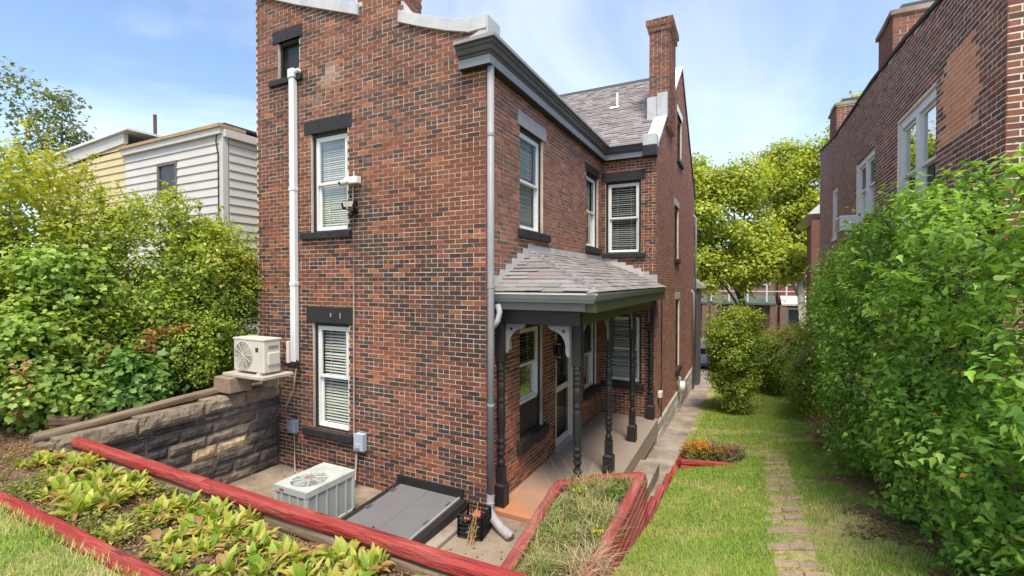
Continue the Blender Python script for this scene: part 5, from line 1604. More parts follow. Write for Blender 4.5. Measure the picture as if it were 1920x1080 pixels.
rowhouse(-6.0, 0.4, 38.5, M_FB2, pmat('far_green_roof', (0.09, 0.12, 0.10), bump=0), 'brown row house across the street, mostly hidden by the brick house', M_DARK, 0)
rowhouse(0.45, 5.4, 38.5, M_FB2, pmat('far_green_roof', bump=0), 'brown row house with a dark green porch roof seen below the tree', M_FB, 0)
rowhouse(5.45, 10.4, 38.2, M_FB, M_SIDING, 'red brick row house with a pale porch awning and white window', M_WHITE, 1)
rowhouse(10.45, 16.0, 38.5, M_FB2, M_SIDING, 'brown row house across the street hidden behind the tall hedge', M_DARK, 0)
# balcony rail over the green porch
rl = root('balcony_rail', (3, 36.6, 1.4), 'thin white balcony rail above the green porch roof', 'railing')
for z in (2.2, 3.4):
    MB().box(0.5, 7.6, 36.55, 36.6, z, z + .06).build('rail', M_WHITE, rl)
for k in range(5):
    MB().box(0.5 + 1.35 * k, 0.6 + 1.35 * k, 36.54, 36.61, 1.38, 3.6).build('post', M_WHITE, rl)
# parked car seen through the gap by the house corner
car = root('parked_car', (0.9, 27.2, -2.58), 'pale blue car parked on the street past the house corner', 'car')
bod = [(-2.1, .35), (-2.15, .75), (-1.5, .92), (-1.35, .95), (-0.75, 1.38), (0.75, 1.42), (1.5, 1.0), (2.1, .92), (2.15, .4)]
MB().prism([(0.9 + a, 26.4, -2.58 + b) for a, b in bod], (0, 1.7, 0)).build('body', pmat('car_paint', (0.40, 0.48, 0.55), rough=0.25, var=0.05, bump=0), car, bevel=0.06)
MB().prism([(0.9 + a, 26.39, -2.58 + b) for a, b in ((-1.2, .98), (-0.7, 1.33), (0.7, 1.36), (1.25, 1.02))], (0, 1.72, 0)).build('side_glass', M_BLACK, car)
for xx in (-1.35, 1.35):
    for yy in (26.38, 27.9):
        w = MB().tube([(0.9 + xx, yy, -2.25), (0.9 + xx, yy + .22, -2.25)], .33, 20).build('wheel', M_BLACK, car)
        MB().tube([(0.9 + xx, yy - .01, -2.25), (0.9 + xx, yy, -2.25)], .19, 16).build('rim', M_GREYPAINT, None).parent = w
for yy in (26.5, 27.6):
    MB().box(3.0, 3.07, yy, yy + .3, -1.95, -1.8).build('headlight', M_WHITE, car)
# overhead wire
tag(MB().tube([(-8, 24, 3.2), (1.5, 24, 2.95), (10, 24, 3.15)], 0.02, 6).build('overhead_wire', M_WHITE), 'pale overhead wire crossing in front of the far houses', 'wire')
# ================================================================== VEGETATION
LEAF5 = (np.array([[0, 0, 0], [-.32, .42, .10], [0, .48, 0], [.32, .42, .10], [0, 1, -.12]], float), np.array([[0, 2, 1], [0, 3, 2], [1, 2, 4], [2, 3, 4]]))
LEAF3 = (np.array([[0, 0, 0], [-.34, .5, .08], [.34, .5, .08], [0, 1, -.08]], float), np.array([[0, 2, 1], [1, 2, 3]]))
LOBE = (np.array([[0, 0, 0], [-.38, .12, .06], [-.50, .45, .05], [-.22, .55, .02], [0, 1.0, -.12], [.22, .55, .02], [.50, .45, .05], [.38, .12, .06], [0, .42, -.02]], float),
        np.array([[8, 0, 7], [8, 7, 6], [8, 6, 5], [8, 5, 4], [8, 4, 3], [8, 3, 2], [8, 2, 1], [8, 1, 0]]))
HIBL = (np.array([[0, 0, 0], [-.26, .16, .07], [-.30, .40, .05], [-.17, .50, .02], [-.13, .72, -.02], [0, 1.05, -.16], [.13, .72, -.02], [.17, .50, .02], [.30, .40, .05], [.26, .16, .07], [0, .40, -.03]], float),
        np.array([[10, (k + 1) % 10, k] for k in range(10)]))
GRAPE = (np.array([[0, .08, 0], [-.30, -.08, .02], [-.52, .22, .05], [-.42, .62, .03], [-.16, .72, 0], [0, 1.0, -.10], [.16, .72, 0], [.42, .62, .03], [.52, .22, .05], [.30, -.08, .02], [0, .4, -.03]], float),
         np.array([[10, k + 1 if k < 9 else 0, k] for k in range(10)]))

def leaf_arrays(pos, nrm, size, tone, tmpl, droop=0.3, tone_jit=0.12):
    """pos (N,3), nrm (N,3) facing direction, size (N,), tone (N,3) -> arrays"""
    tv, tt = tmpl
    N = len(pos)
    n = nrm + rng.normal(0, 0.45, (N, 3))
    n /= np.linalg.norm(n, axis=1, keepdims=True)
    a = rng.normal(0, 1, (N, 3)); a[:, 2] -= droop * 2
    a -= n * np.sum(a * n, axis=1, keepdims=True)
    a /= np.linalg.norm(a, axis=1, keepdims=True) + 1e-9
    b = np.cross(a, n)
    V = pos[:, None, :] + size[:, None, None] * (tv[None, :, 0:1] * b[:, None, :] + tv[None, :, 1:2] * a[:, None, :] + tv[None, :, 2:3] * n[:, None, :])
    T = tt[None, :, :] + (np.arange(N) * len(tv))[:, None, None]
    c = np.clip(tone * (1 + rng.normal(0, tone_jit, (N, 1))), 0.002, 1)
    C = np.repeat(c[:, None, :], len(tv), axis=1)
    return V.reshape(-1, 3), T.reshape(-1, 3), C.reshape(-1, 3)

def cloud(ells, n_clump, per, clump_r, rmin=0.72):
    """clumped points through the outer shell of a set of ellipsoids; returns positions, outward normals, depth 0..1"""
    vol = np.array([e[1][0] * e[1][1] + e[1][1] * e[1][2] + e[1][0] * e[1][2] for e in ells])
    pick = rng.choice(len(ells), n_clump, p=vol / vol.sum())
    c = np.array([e[0] for e in ells])[pick]
    r = np.array([e[1] for e in ells])[pick]
    d = rng.normal(0, 1, (n_clump, 3)); d /= np.linalg.norm(d, axis=1, keepdims=True)
    rad = rmin + (1.03 - rmin) * rng.random((n_clump, 1)) ** 0.7
    # uneven outline
    bump = np.array([mnoise.noise(Vector((x * 2.2 + 5, y * 2.2, z * 2.2))) for x, y, z in d * 1.0 + c * 0.7])[:, None]
    cp = c + d * r * (rad + 0.13 * bump)
    nn = d / r; nn /= np.linalg.norm(nn, axis=1, keepdims=True)
    P = np.repeat(cp, per, 0) + rng.normal(0, 1, (n_clump * per, 3)) * clump_r * np.array([1, 1, 0.75])
    Nn = np.repeat(nn, per, 0) * 0.8 + np.array([0, 0, 0.75])
    return P, Nn, np.repeat(rng.random(n_clump), per), np.repeat(rad[:, 0], per)

def lumps(ells, n, r0, r1, inner=0.72):
    """break a big ellipsoid into many overlapping lumps so that the outline and the shade are uneven"""
    out = []
    for (c, r) in ells:
        for _ in range(n):
            d = rng.normal(0, 1, 3); d /= np.linalg.norm(d)
            q = rng.uniform(r0, r1)
            p = np.array(c) + d * np.array(r) * inner * rng.uniform(0.75, 1.12)
            out.append((tuple(p), (q, q, q * 0.85)))
        out.append((c, tuple(v * 0.75 for v in r)))
    return out

def palette(cols, weights, clump_rand, n, mixw=0.6):
    """colour per leaf, mostly shared within a clump"""
    cols = np.array(cols, float); w = np.cumsum(np.array(weights, float) / np.sum(weights))
    a = np.searchsorted(w, clump_rand); a = np.clip(a, 0, len(cols) - 1)
    b = np.searchsorted(w, rng.random(n)); b = np.clip(b, 0, len(cols) - 1)
    clump_tone = 0.82 + 0.36 * ((clump_rand * 97.0) % 1.0)[:, None]      # each spray of leaves gets its own tone factor
    return (cols[a] * mixw + cols[b] * (1 - mixw)) * clump_tone

def branches(parent, base, tips, r0, mat, nm='stem', trunk=None):
    m = MB()
    for t in tips:
        b = Vector(base) + Vector((random.uniform(-.12, .12), random.uniform(-.12, .12), 0))
        t = Vector(t)
        mid = b.lerp(t, 0.5) + Vector((random.uniform(-.1, .1), random.uniform(-.1, .1), 0.15))
        m.tube([b, b.lerp(mid, .5), mid, mid.lerp(t, .6), t], [r0, r0 * .85, r0 * .65, r0 * .4, r0 * .15], 6)
    return m.build(nm, mat, parent, smooth=True)

def shrub(name, base, label, cat, ells, n_clump, per, clump_r, size, cols, weights, tmpl=LEAF5, mat=None, group=None, rmin=0.6, clip=None, stems=8, zfun=None, top_tint=None, droop=0.3, lump=None, nshoot=0, shoot_len=0.45, stem_r=0.03):
    r = root(name, base, label, cat, group)
    big = ells
    if lump:
        ells = lumps(ells, *lump)
    P, Nn, cr_, rad = cloud(ells, n_clump, per, clump_r, rmin)
    tone = palette(cols, weights, cr_, len(P))
    shoot_paths = []
    if nshoot:
        SP, SN, SC = [], [], []
        for _ in range(nshoot):
            c, rr_ = big[rng.integers(len(big))]
            d = rng.normal(0, 1, 3); d[2] = abs(d[2]) * 0.9 + 0.15; d /= np.linalg.norm(d)
            p0 = np.array(c) + d * np.array(rr_) * 0.88
            v = d * 0.55 + np.array([0, 0, 0.75]) + rng.normal(0, .25, 3); v /= np.linalg.norm(v)
            L_s = shoot_len * rng.uniform(.5, 1.3)
            k = int(max(6, L_s / (size * 0.42)))
            path_ = []
            shade = rng.random()
            for i in range(k):
                t = (i + 1) / k
                q = p0 + v * L_s * t + np.array([0, 0, -0.35 * L_s * t * t])
                path_.append(q)
                for _q in range(2):
                    SP.append(q + rng.normal(0, size * .22, 3)); SN.append(np.array([0, 0, 1.0]) + d * .4); SC.append(shade)
            shoot_paths.append((p0, path_[len(path_) // 2], path_[-1]))
        SP, SN, SC = np.array(SP), np.array(SN), np.array(SC)
        P = np.concatenate([P, SP]); Nn = np.concatenate([Nn, SN]); cr_ = np.concatenate([cr_, SC])
        tone = np.concatenate([tone, palette(cols, weights, SC * .8, len(SP)) * 1.1])
    if top_tint is not None:      # leaves blend to another green towards the top
        col2, z0, z1 = top_tint
        k = np.clip((P[:, 2] + 0.35 * (cr_ - .5) * 2 - z0) / (z1 - z0), 0, 1)[:, None]
        tone = tone * (1 - k) + np.array(col2)[None, :] * (0.75 + 0.5 * rng.random((len(P), 1))) * k
    keep = np.ones(len(P), bool)
    if clip is not None:
        keep = clip(P)
    P, Nn, tone = P[keep], Nn[keep], tone[keep]
    s = size * rng.uniform(0.55, 1.3, len(P)) * (0.8 + 0.45 * cr_[keep])
    V, T, C = leaf_arrays(P, Nn, s, tone, tmpl, droop)
    raw_mesh('foliage', V, T, C, mat or M_LEAF, r)
    if stems:
        tips = [P[rng.integers(len(P))] for _ in range(stems)]
        branches(r, base, tips, stem_r, M_BARK)
    if shoot_paths:
        m = MB()
        for q in shoot_paths:
            m.tube([tuple(v) for v in q], [0.006, 0.004, 0.002], 4, cap=False)
        tag(m.build('twigs', M_BARK, r, normals=False), kind='stuff')
    return r

LIME = [(0.42, 0.43, 0.045), (0.32, 0.38, 0.045), (0.19, 0.28, 0.045), (0.50, 0.42, 0.06), (0.34, 0.22, 0.06)]
MID = [(0.203, 0.325, 0.048), (0.304, 0.416, 0.06), (0.138, 0.221, 0.042), (0.42, 0.468, 0.066), (0.102, 0.156, 0.036)]
DEEP = [(0.055, 0.13, 0.028), (0.095, 0.19, 0.038), (0.035, 0.08, 0.022), (0.15, 0.25, 0.05), (0.26, 0.30, 0.05)]
clipL = lambda P: ((P[:, 0] < -4.45) | (P[:, 2] > 2.15)) & ((P[:, 1] < 0.75)) & ~((P[:, 0] > -4.62) & (P[:, 1] > -0.95) & (P[:, 2] < 2.3)) & ((P[:, 0] < -4.86) | (P[:, 1] < -0.03))
TT = ((0.44, 0.46, 0.045), 3.0, 4.6)
shrub('privet_bush', (-7.0, -2.3, 1.1), 'tall lime-yellow privet bush at the far left of the hedge', 'bush', [((-7.1, -2.5, 3.6), (1.35, 1.3, 1.95)), ((-6.5, -2.1, 2.5), (1.2, 1.1, 1.6)), ((-7.6, -3.2, 3.0), (1.0, 1.0, 1.9))], 5200, 9, 0.09, 0.078, MID, [4, 4, 2, 4, 1], clip=clipL, top_tint=TT, lump=(16, 0.35, 0.6, 0.8), nshoot=70, shoot_len=0.5)
shrub('privet_bush', (-6.2, -1.0, 1.15), 'broad yellow-green privet bush in front of the white house', 'bush', [((-6.15, -1.05, 3.15), (1.0, 1.15, 1.75)), ((-5.75, -0.45, 3.1), (0.75, 0.75, 1.25)), ((-5.6, -1.1, 2.1), (0.75, 0.9, 1.15))], 5200, 9, 0.085, 0.072, MID, [4, 4, 2, 4, 1], clip=clipL, top_tint=((0.40, 0.44, 0.045), 3.2, 4.7), lump=(15, 0.3, 0.5, 0.8), nshoot=70, shoot_len=0.45)
shrub('privet_bush', (-5.2, -0.5, 1.2), 'dense green privet bush next to the ivory air conditioner', 'bush', [((-5.2, -0.15, 2.5), (0.55, 0.55, 1.15)), ((-5.05, -0.75, 2.05), (0.62, 0.62, 0.78)), ((-5.15, -0.35, 3.1), (0.35, 0.4, 0.5))], 3400, 9, 0.065, 0.056, MID, [4, 4, 2, 3, 1], clip=clipL, top_tint=((0.38, 0.40, 0.05), 2.6, 3.8), lump=(12, 0.2, 0.32, 0.8), nshoot=40, shoot_len=0.3)
shrub('grape_vine', (-5.9, -2.8, 1.1), 'wild grape vine with broad leaves covering the hedge at the lower left', 'vine', [((-5.75, -2.75, 1.85), (0.75, 0.8, 0.95)), ((-5.35, -2.25, 1.65), (0.55, 0.65, 0.65)), ((-6.3, -3.3, 1.9), (0.9, 0.8, 1.1)), ((-5.9, -2.3, 2.9), (0.5, 0.6, 0.6))], 3000, 6, 0.10, 0.068, [(0.25, 0.39, 0.07), (0.33, 0.46, 0.09), (0.18, 0.29, 0.06), (0.40, 0.52, 0.12)], [4, 4, 3, 2], GRAPE, clip=clipL, lump=(14, 0.22, 0.4, 0.8), nshoot=16, shoot_len=0.4)
shrub('maple_sapling', (-5.0, -1.75, 1.15), 'small maple sapling with lobed leaves above the timber cap', 'sapling', [((-5.0, -1.8, 1.65), (0.42, 0.45, 0.50))], 230, 7, 0.10, 0.10, [(0.18, 0.32, 0.07), (0.24, 0.38, 0.09), (0.13, 0.24, 0.06)], [3, 3, 2], LOBE, clip=clipL, lump=(7, 0.14, 0.22, 0.8))
shrub('dead_vine', (-5.0, -1.2, 1.3), 'dried rust-brown vine hanging across the green privet', 'vine', [((-4.86, -1.25, 2.28), (0.10, 0.50, 0.05)), ((-4.95, -1.7, 2.1), (0.10, 0.14, 0.18)), ((-5.05, -2.2, 1.9), (0.06, 0.06, 0.2))], 90, 6, 0.04, 0.065, [(0.36, 0.13, 0.045), (0.28, 0.12, 0.05), (0.42, 0.22, 0.09)], [3, 2, 1], LEAF5, stems=3, rmin=0.1, stem_r=0.008)
shrub('dead_vine', (-5.2, -3.2, 1.1), 'withered tan vine drooping over the grape leaves at the edge', 'vine', [((-5.1, -3.05, 1.65), (0.08, 0.08, 0.42))], 30, 6, 0.05, 0.07, [(0.42, 0.26, 0.12), (0.36, 0.18, 0.08)], [2, 1], LEAF5, stems=2, rmin=0.1, stem_r=0.008)
# twigs of the privet reaching in front of the facade
shrub('privet_sprig', (-4.9, -0.2, 2.9), 'thin sprigs of yellow leaves reaching in front of the facade edge', 'twig', [((-4.72, -0.22, 3.35), (0.16, 0.1, 0.3)), ((-4.5, -0.16, 2.95), (0.10, 0.05, 0.18))], 16, 5, 0.05, 0.055, [(0.35, 0.36, 0.05), (0.42, 0.34, 0.05)], [2, 1], LEAF5, stems=3, rmin=0.2, stem_r=0.006)

# right hedge
HIB = [(0.155, 0.329, 0.048), (0.238, 0.427, 0.06), (0.089, 0.195, 0.036), (0.333, 0.512, 0.078), (0.428, 0.549, 0.12)]
clipR = lambda P: (P[:, 0] < 5.40) | (P[:, 1] < 0.68)
for ells, nc, sz, lab, base in (
        ([((5.25, -0.85, 2.55), (0.55, 1.15, 1.75)), ((5.20, -0.9, 1.1), (0.50, 1.1, 0.95))], 2300, 0.074, 'nearest leafy hibiscus bush rising to the right edge', (5.2, -0.8, 0.5)),
        ([((5.10, 0.9, 2.55), (0.50, 1.15, 1.70)), ((5.05, 1.0, 1.0), (0.48, 1.0, 0.95))], 2300, 0.072, 'tall hibiscus bush below the orange brick patch', (5.1, 1.0, 0.4)),
        ([((5.02, 2.9, 2.45), (0.48, 1.1, 1.75)), ((4.90, 2.9, 0.9), (0.45, 1.0, 0.9))], 2300, 0.070, 'hibiscus bush below the large white double window', (5.0, 2.9, 0.2)),
        ([((5.02, 4.9, 2.3), (0.45, 1.1, 1.65)), ((4.98, 4.9, 0.7), (0.42, 1.0, 0.8))], 2300, 0.068, 'hibiscus bush in front of the window air conditioner', (4.95, 4.9, 0.0)),
        ([((5.08, 6.7, 2.05), (0.44, 1.05, 1.6)), ((5.10, 8.2, 1.9), (0.42, 0.9, 1.6))], 2000, 0.068, 'hibiscus bush at the far end of the tall hedge', (5.0, 7.0, -0.3))):
    shrub('hibiscus_bush', base, lab, 'bush', ells, nc, 8, 0.10, sz, HIB, [4, 4, 2.4, 3.5, 2], HIBL, M_LEAFG, 'bushes of the tall right hedge', clip=clipR, stems=12, rmin=0.55, lump=(18, 0.22, 0.46, 0.86), nshoot=60, shoot_len=0.5)
# seed pods and a few yellow leaves
for (ells, lab, colr, n, sz) in (([((4.72, -0.4, 2.4), (0.12, 1.0, 1.3))], 'yellowed leaves scattered on the nearest hibiscus', (0.50, 0.30, 0.03), 9, 0.06), ([((4.48, 2.5, 2.0), (0.12, 1.6, 1.3))], 'yellowed leaves scattered on the middle of the right hedge', (0.50, 0.30, 0.03), 10, 0.06),
                               ([((4.56, 2.9, 1.6), (0.08, 0.3, 0.5)), ((4.62, 1.2, 2.6), (0.08, 0.2, 0.4))], 'dry brown leaves caught in the right hedge', (0.36, 0.17, 0.07), 30, 0.06)):
    r = root('yellow_leaves', ells[0][0], lab, 'leaves')
    P, Nn, cr_, rad = cloud(ells, n, 2, 0.03, 0.2)
    V, T, C = leaf_arrays(P, Nn, np.full(len(P), sz), np.tile(np.array(colr), (len(P), 1)), LEAF5)
    raw_mesh('leaves', V, T, C, M_LEAF, r)
# shrubs further down the lawn
shrub('rounded_shrub', (4.85, 9.2, -0.6), 'soft green rounded shrub at the foot of the hedge by the lawn', 'shrub', [((4.95, 9.3, 0.35), (0.70, 1.0, 0.95)), ((4.95, 10.7, 0.1), (0.65, 0.9, 0.9))], 2400, 8, 0.10, 0.082, [(0.24, 0.35, 0.06), (0.31, 0.42, 0.07), (0.17, 0.26, 0.05), (0.37, 0.46, 0.08), (0.40, 0.43, 0.07)], [4, 3, 4, 1, 0.5], LEAF5, clip=clipR)
shrub('round_hedge', (4.6, 13.6, -1.0), 'rounded pale yellow-green hedge at the end of the lawn', 'hedge', [((4.6, 13.6, 0.35), (1.15, 1.0, 1.2)), ((5.5, 13.8, 0.3), (0.9, 0.9, 1.2))], 3200, 8, 0.09, 0.085, MID, [4, 4, 2, 3, 1], LEAF3, top_tint=((0.48, 0.44, 0.10), 0.6, 1.4))
shrub('low_shrub', (3.5, 14.2, -1.1), 'low mixed shrub with reddish base at the end of the lawn', 'shrub', [((3.5, 14.3, -0.55), (0.75, 0.5, 0.62)), ((4.2, 13.9, -0.85), (0.6, 0.4, 0.35))], 1100, 8, 0.08, 0.075, [(0.24, 0.34, 0.06), (0.36, 0.40, 0.08), (0.15, 0.22, 0.05), (0.36, 0.18, 0.09)], [3, 3, 2, 1.4], LEAF3)
shrub('columnar_shrub', (2.8, 9.75, -0.85), 'vase-shaped green shrub standing by the concrete walk', 'shrub', [((2.78, 9.75, 1.45), (0.92, 0.9, 1.1)), ((2.78, 9.75, 0.75), (0.80, 0.78, 1.0)), ((2.80, 9.75, 0.15), (0.62, 0.6, 0.9))], 4200, 8, 0.07, 0.068, MID, [4, 4, 2, 4, 1], LEAF3, top_tint=((0.36, 0.42, 0.05), 1.4, 2.6), rmin=0.5, lump=(12, 0.25, 0.42, 0.8), nshoot=40, shoot_len=0.4)
shrub('dry_shrub', (4.75, 5.9, -0.4), 'dry tan twiggy growth at the foot of the right hedge', 'shrub', [((4.55, 5.6, 0.1), (0.2, 0.45, 0.5))], 60, 7, 0.08, 0.07, [(0.40, 0.24, 0.14), (0.30, 0.17, 0.10)], [1, 1], LEAF5, rmin=0.2)

# ---- trees
def tree(name, base, label, trunk_top, limbs, ells, n_clump, per, clump_r, size, cols, weights, bark, r0=0.3, group=None, rmin=0.35, tint=None, trans=None):
    r = root(name, base, label, 'tree', group)
    m = MB()
    b = Vector(base); t = Vector(trunk_top)
    m.tube([b, b.lerp(t, .35) + Vector((.1, 0, 0)), b.lerp(t, .7) - Vector((.08, 0, 0)), t], [r0, r0 * .8, r0 * .65, r0 * .5], 10)
    for (f, tip) in limbs:
        s = b.lerp(t, f); tip = Vector(tip)
        mid = s.lerp(tip, .5) + Vector((0, 0, 0.3))
        m.tube([s, mid, tip], [r0 * .45, r0 * .28, r0 * .08], 8)
        for _ in range(4):
            q = s.lerp(tip, random.uniform(.4, .9))
            e = q + Vector((random.uniform(-1, 1), random.uniform(-1, 1), random.uniform(0.1, 1))) * (1.2 * r0 / .3)
            m.tube([q, q.lerp(e, .5), e], [r0 * .16, r0 * .1, r0 * .03], 5)
    m.build('trunk', bark, r, smooth=True)
    ells = lumps(ells, 9, 0.45, 0.9, 0.78)
    P, Nn, cr_, rad = cloud(ells, n_clump, per, clump_r, rmin)
    tone = palette(cols, weights, cr_, len(P))
    V, T, C = leaf_arrays(P, Nn, size * rng.uniform(.6, 1.3, len(P)), tone, LEAF3)
    raw_mesh('crown', V, T, C, M_LEAF, r)
    return r
SYC = [(0.483, 0.528, 0.07), (0.391, 0.462, 0.06), (0.287, 0.374, 0.055), (0.598, 0.572, 0.07), (0.196, 0.264, 0.05)]
tree('sycamore_tree', (3.4, 24.2, -2.4), 'yellow-green sycamore close to the far corner of the brick house', (2.6, 24.2, 5.5), [(.5, (0.6, 24, 7)), (.6, (4.4, 24.4, 7.5)), (.8, (2.2, 24, 10)), (.45, (1.2, 23.6, 3.6)), (.9, (3.6, 24.6, 9.5))],
     [((1.2, 23.8, 6.4), (1.7, 1.6, 2.0)), ((3.0, 24.0, 8.8), (1.9, 1.7, 1.7)), ((3.6, 24.2, 5.2), (1.8, 1.6, 1.7)), ((1.0, 23.6, 4.0), (1.7, 1.4, 1.3)), ((3.2, 23.6, 3.8), (1.7, 1.3, 0.9)), ((4.8, 23.8, 4.2), (1.2, 1.2, 0.9)), ((0.6, 24, 9.0), (1.2, 1.2, 1.2))], 4600, 9, 0.24, 0.21, SYC, [4, 4, 3, 2, 1], M_BARK, 0.2, 'sycamores by the street', rmin=0.45)
tree('sycamore_tree', (6.2, 27.5, -2.6), 'taller sycamore with a pale forked trunk near the street', (6.0, 27.5, 6.5), [(.6, (8.0, 27.6, 9.5)), (.75, (4.6, 27.4, 9.8)), (.9, (6.6, 27.8, 11.5)), (.55, (8.6, 27, 7.2)), (.5, (4.2, 27.3, 5.6))],
     [((5.2, 27.4, 8.6), (1.9, 1.8, 1.7)), ((5.8, 27.2, 6.4), (1.7, 1.5, 1.5)), ((9.0, 27.3, 5.2), (1.6, 1.5, 1.2)), ((5.4, 27.4, 10.2), (1.6, 1.6, 1.3)), ((7.8, 27.6, 10.4), (2.2, 1.9, 1.9)), ((9.2, 27.8, 12.2), (1.5, 1.5, 1.3)), ((6.8, 27.3, 7.0), (1.9, 1.6, 1.2)), ((9.0, 27.5, 7.6), (1.8, 1.6, 1.6)), ((5.0, 27.1, 5.0), (1.9, 1.5, 1.0)), ((7.6, 27.2, 4.8), (1.8, 1.5, 0.9))], 4900, 9, 0.26, 0.22, SYC, [4, 4, 3, 2, 1], M_PALEBARK, 0.27, 'sycamores by the street', rmin=0.45)
GREYG = [(0.17, 0.22, 0.10), (0.24, 0.28, 0.12), (0.13, 0.17, 0.07), (0.28, 0.25, 0.12)]
tree('slender_tree', (-24.5, 5.0, 1.0), 'slender tree with airy grey-green leaves behind the yellow house', (-25.6, 4.6, 8.5), [(.6, (-25.0, 4.9, 10.2)), (.7, (-27, 3.8, 11.5)), (.9, (-25.3, 4.6, 10.8)), (.5, (-26.4, 4.2, 8.4)), (.75, (-27.5, 3.5, 10))],
     [((-27.3, 3.6, 11.2), (1.0, 1.0, 1.6)), ((-26.4, 4.2, 9.5), (1.0, 1.0, 1.0)), ((-25.2, 4.8, 10.2), (0.5, 0.5, 0.7)), ((-26.2, 4.3, 8.4), (0.9, 0.9, 0.9)), ((-25.3, 4.6, 11.2), (0.4, 0.4, 0.6))], 330, 8, 0.24, 0.20, GREYG, [3, 3, 2, 1], M_BARK, 0.18, rmin=0.3)

# ---- hostas in the bed
BLADE = None
def hosta_mesh(seed, n, dry):
    r_ = random.Random(seed)
    V, T, C = [], [], []
    for k in range(n):
        az = 2 * math.pi * (k / n) + r_.uniform(-.3, .3)
        L = r_.uniform(0.07, 0.21)
        wd_ = L * r_.uniform(0.09, 0.17)
        lean = r_.uniform(0.15, 1.5)
        isdry = r_.random() < dry
        tipk = r_.choice((0, 0, 0.5, 0.9))
        if isdry:
            c0 = r_.choice([(0.42, 0.28, 0.10), (0.36, 0.20, 0.09), (0.50, 0.38, 0.09)])
            lean = r_.uniform(1.2, 1.6)
        else:
            c0 = r_.choice([(0.26, 0.38, 0.045), (0.34, 0.43, 0.055), (0.46, 0.48, 0.08), (0.18, 0.30, 0.035), (0.52, 0.50, 0.14)])
        dx, dy = math.cos(az), math.sin(az)
        sx, sy = -dy, dx
        px, pz, a = 0.015, 0.0, math.pi / 2 - lean * 0.35
        bx, by = r_.gauss(0, .03), r_.gauss(0, .03)
        base = len(V)
        NS = 6
        for i in range(NS + 1):
            t = i / NS
            w = wd_ * (0.10 + 0.9 * math.sin(math.pi * min(1, max(0, (t - 0.18) / 0.82)) ** 0.85)) if t > 0.18 else wd_ * 0.12
            if i == NS: w = 0.002
            tw = r_.uniform(-.006, .006)
            c = mixc(tuple(v * (0.85 + 0.35 * t) for v in c0), (0.50, 0.44, 0.10), tipk * t * t)
            for s_, e in ((-1, 0.30 * w), (0, 0), (1, 0.30 * w)):
                V.append((bx + dx * px + sx * s_ * w, by + dy * px + sy * s_ * w, pz + e + tw)); C.append(c)
            px += L / NS * math.cos(a); pz += L / NS * math.sin(a)
            a -= lean * 1.5 / NS * (1.2 if i > 2 else 0.7)
        for i in range(NS):
            q = base + 3 * i
            T += [(q, q + 1, q + 4), (q, q + 4, q + 3), (q + 1, q + 2, q + 5), (q + 1, q + 5, q + 4)]
    me_o = raw_mesh('hosta', np.array(V), np.array(T), np.array(C), M_LEAFG, smooth=True)
    return me_o
protos = [hosta_mesh(100 + k, random.choice((24, 30, 36)), (0.2, 0.3, 0.4, 0.6, 0.25, 0.35, 0.5)[k]) for k in range(7)]
spots = []
rr = random.Random(5)
for (xa, xb, ya, yb, n) in ((-3.9, -2.35, -3.45, -2.98, 26), (-2.9, -1.9, -3.65, -3.1, 14), (-1.75, 0.55, -3.7, -3.0, 46), (0.55, 1.3, -3.5, -2.98, 10)):
    for _ in range(n):
        spots.append((rr.uniform(xa, xb), rr.uniform(ya, yb), rr.uniform(0.7, 1.3)))
spots.sort()
nth = ['first', 'second', 'third', 'fourth', 'fifth', 'sixth', 'seventh', 'eighth', 'ninth', 'tenth', 'eleventh', 'twelfth', 'thirteenth', 'fourteenth', 'fifteenth', 'sixteenth', 'seventeenth', 'eighteenth', 'nineteenth', 'twentieth']
tens = ['', '', 'twenty', 'thirty', 'forty', 'fifty', 'sixty', 'seventy', 'eighty', 'ninety']
def ordinal(k):
    return nth[k] if k < 20 else (tens[(k + 1) // 10] + '-' + nth[(k + 1) % 10 - 1] if (k + 1) % 10 else {30: 'thirtieth', 40: 'fortieth', 50: 'fiftieth', 60: 'sixtieth', 70: 'seventieth', 80: 'eightieth', 90: 'ninetieth'}[k + 1])
for k, (x, y, s) in enumerate(spots):
    pi = rr.randrange(7)
    src = protos[k] if k < 7 else protos[pi]
    if k < 7:
        o, pi = protos[k], k
    else:
        o = src.copy(); col.objects.link(o)
    o.location = (x, y, float(bed_h(np.array(x), np.array(y))) + 0.005)
    o.rotation_euler = (rr.uniform(-.1, .1), rr.uniform(-.1, .1), rr.uniform(0, 6.28))
    o.scale = (s, s, s * rr.uniform(.85, 1.1))
    tag(o, 'yellow-green hosta plant, %s from the left in the bed between red timbers' % ordinal(k), 'hosta', 'hostas in the timber bed')

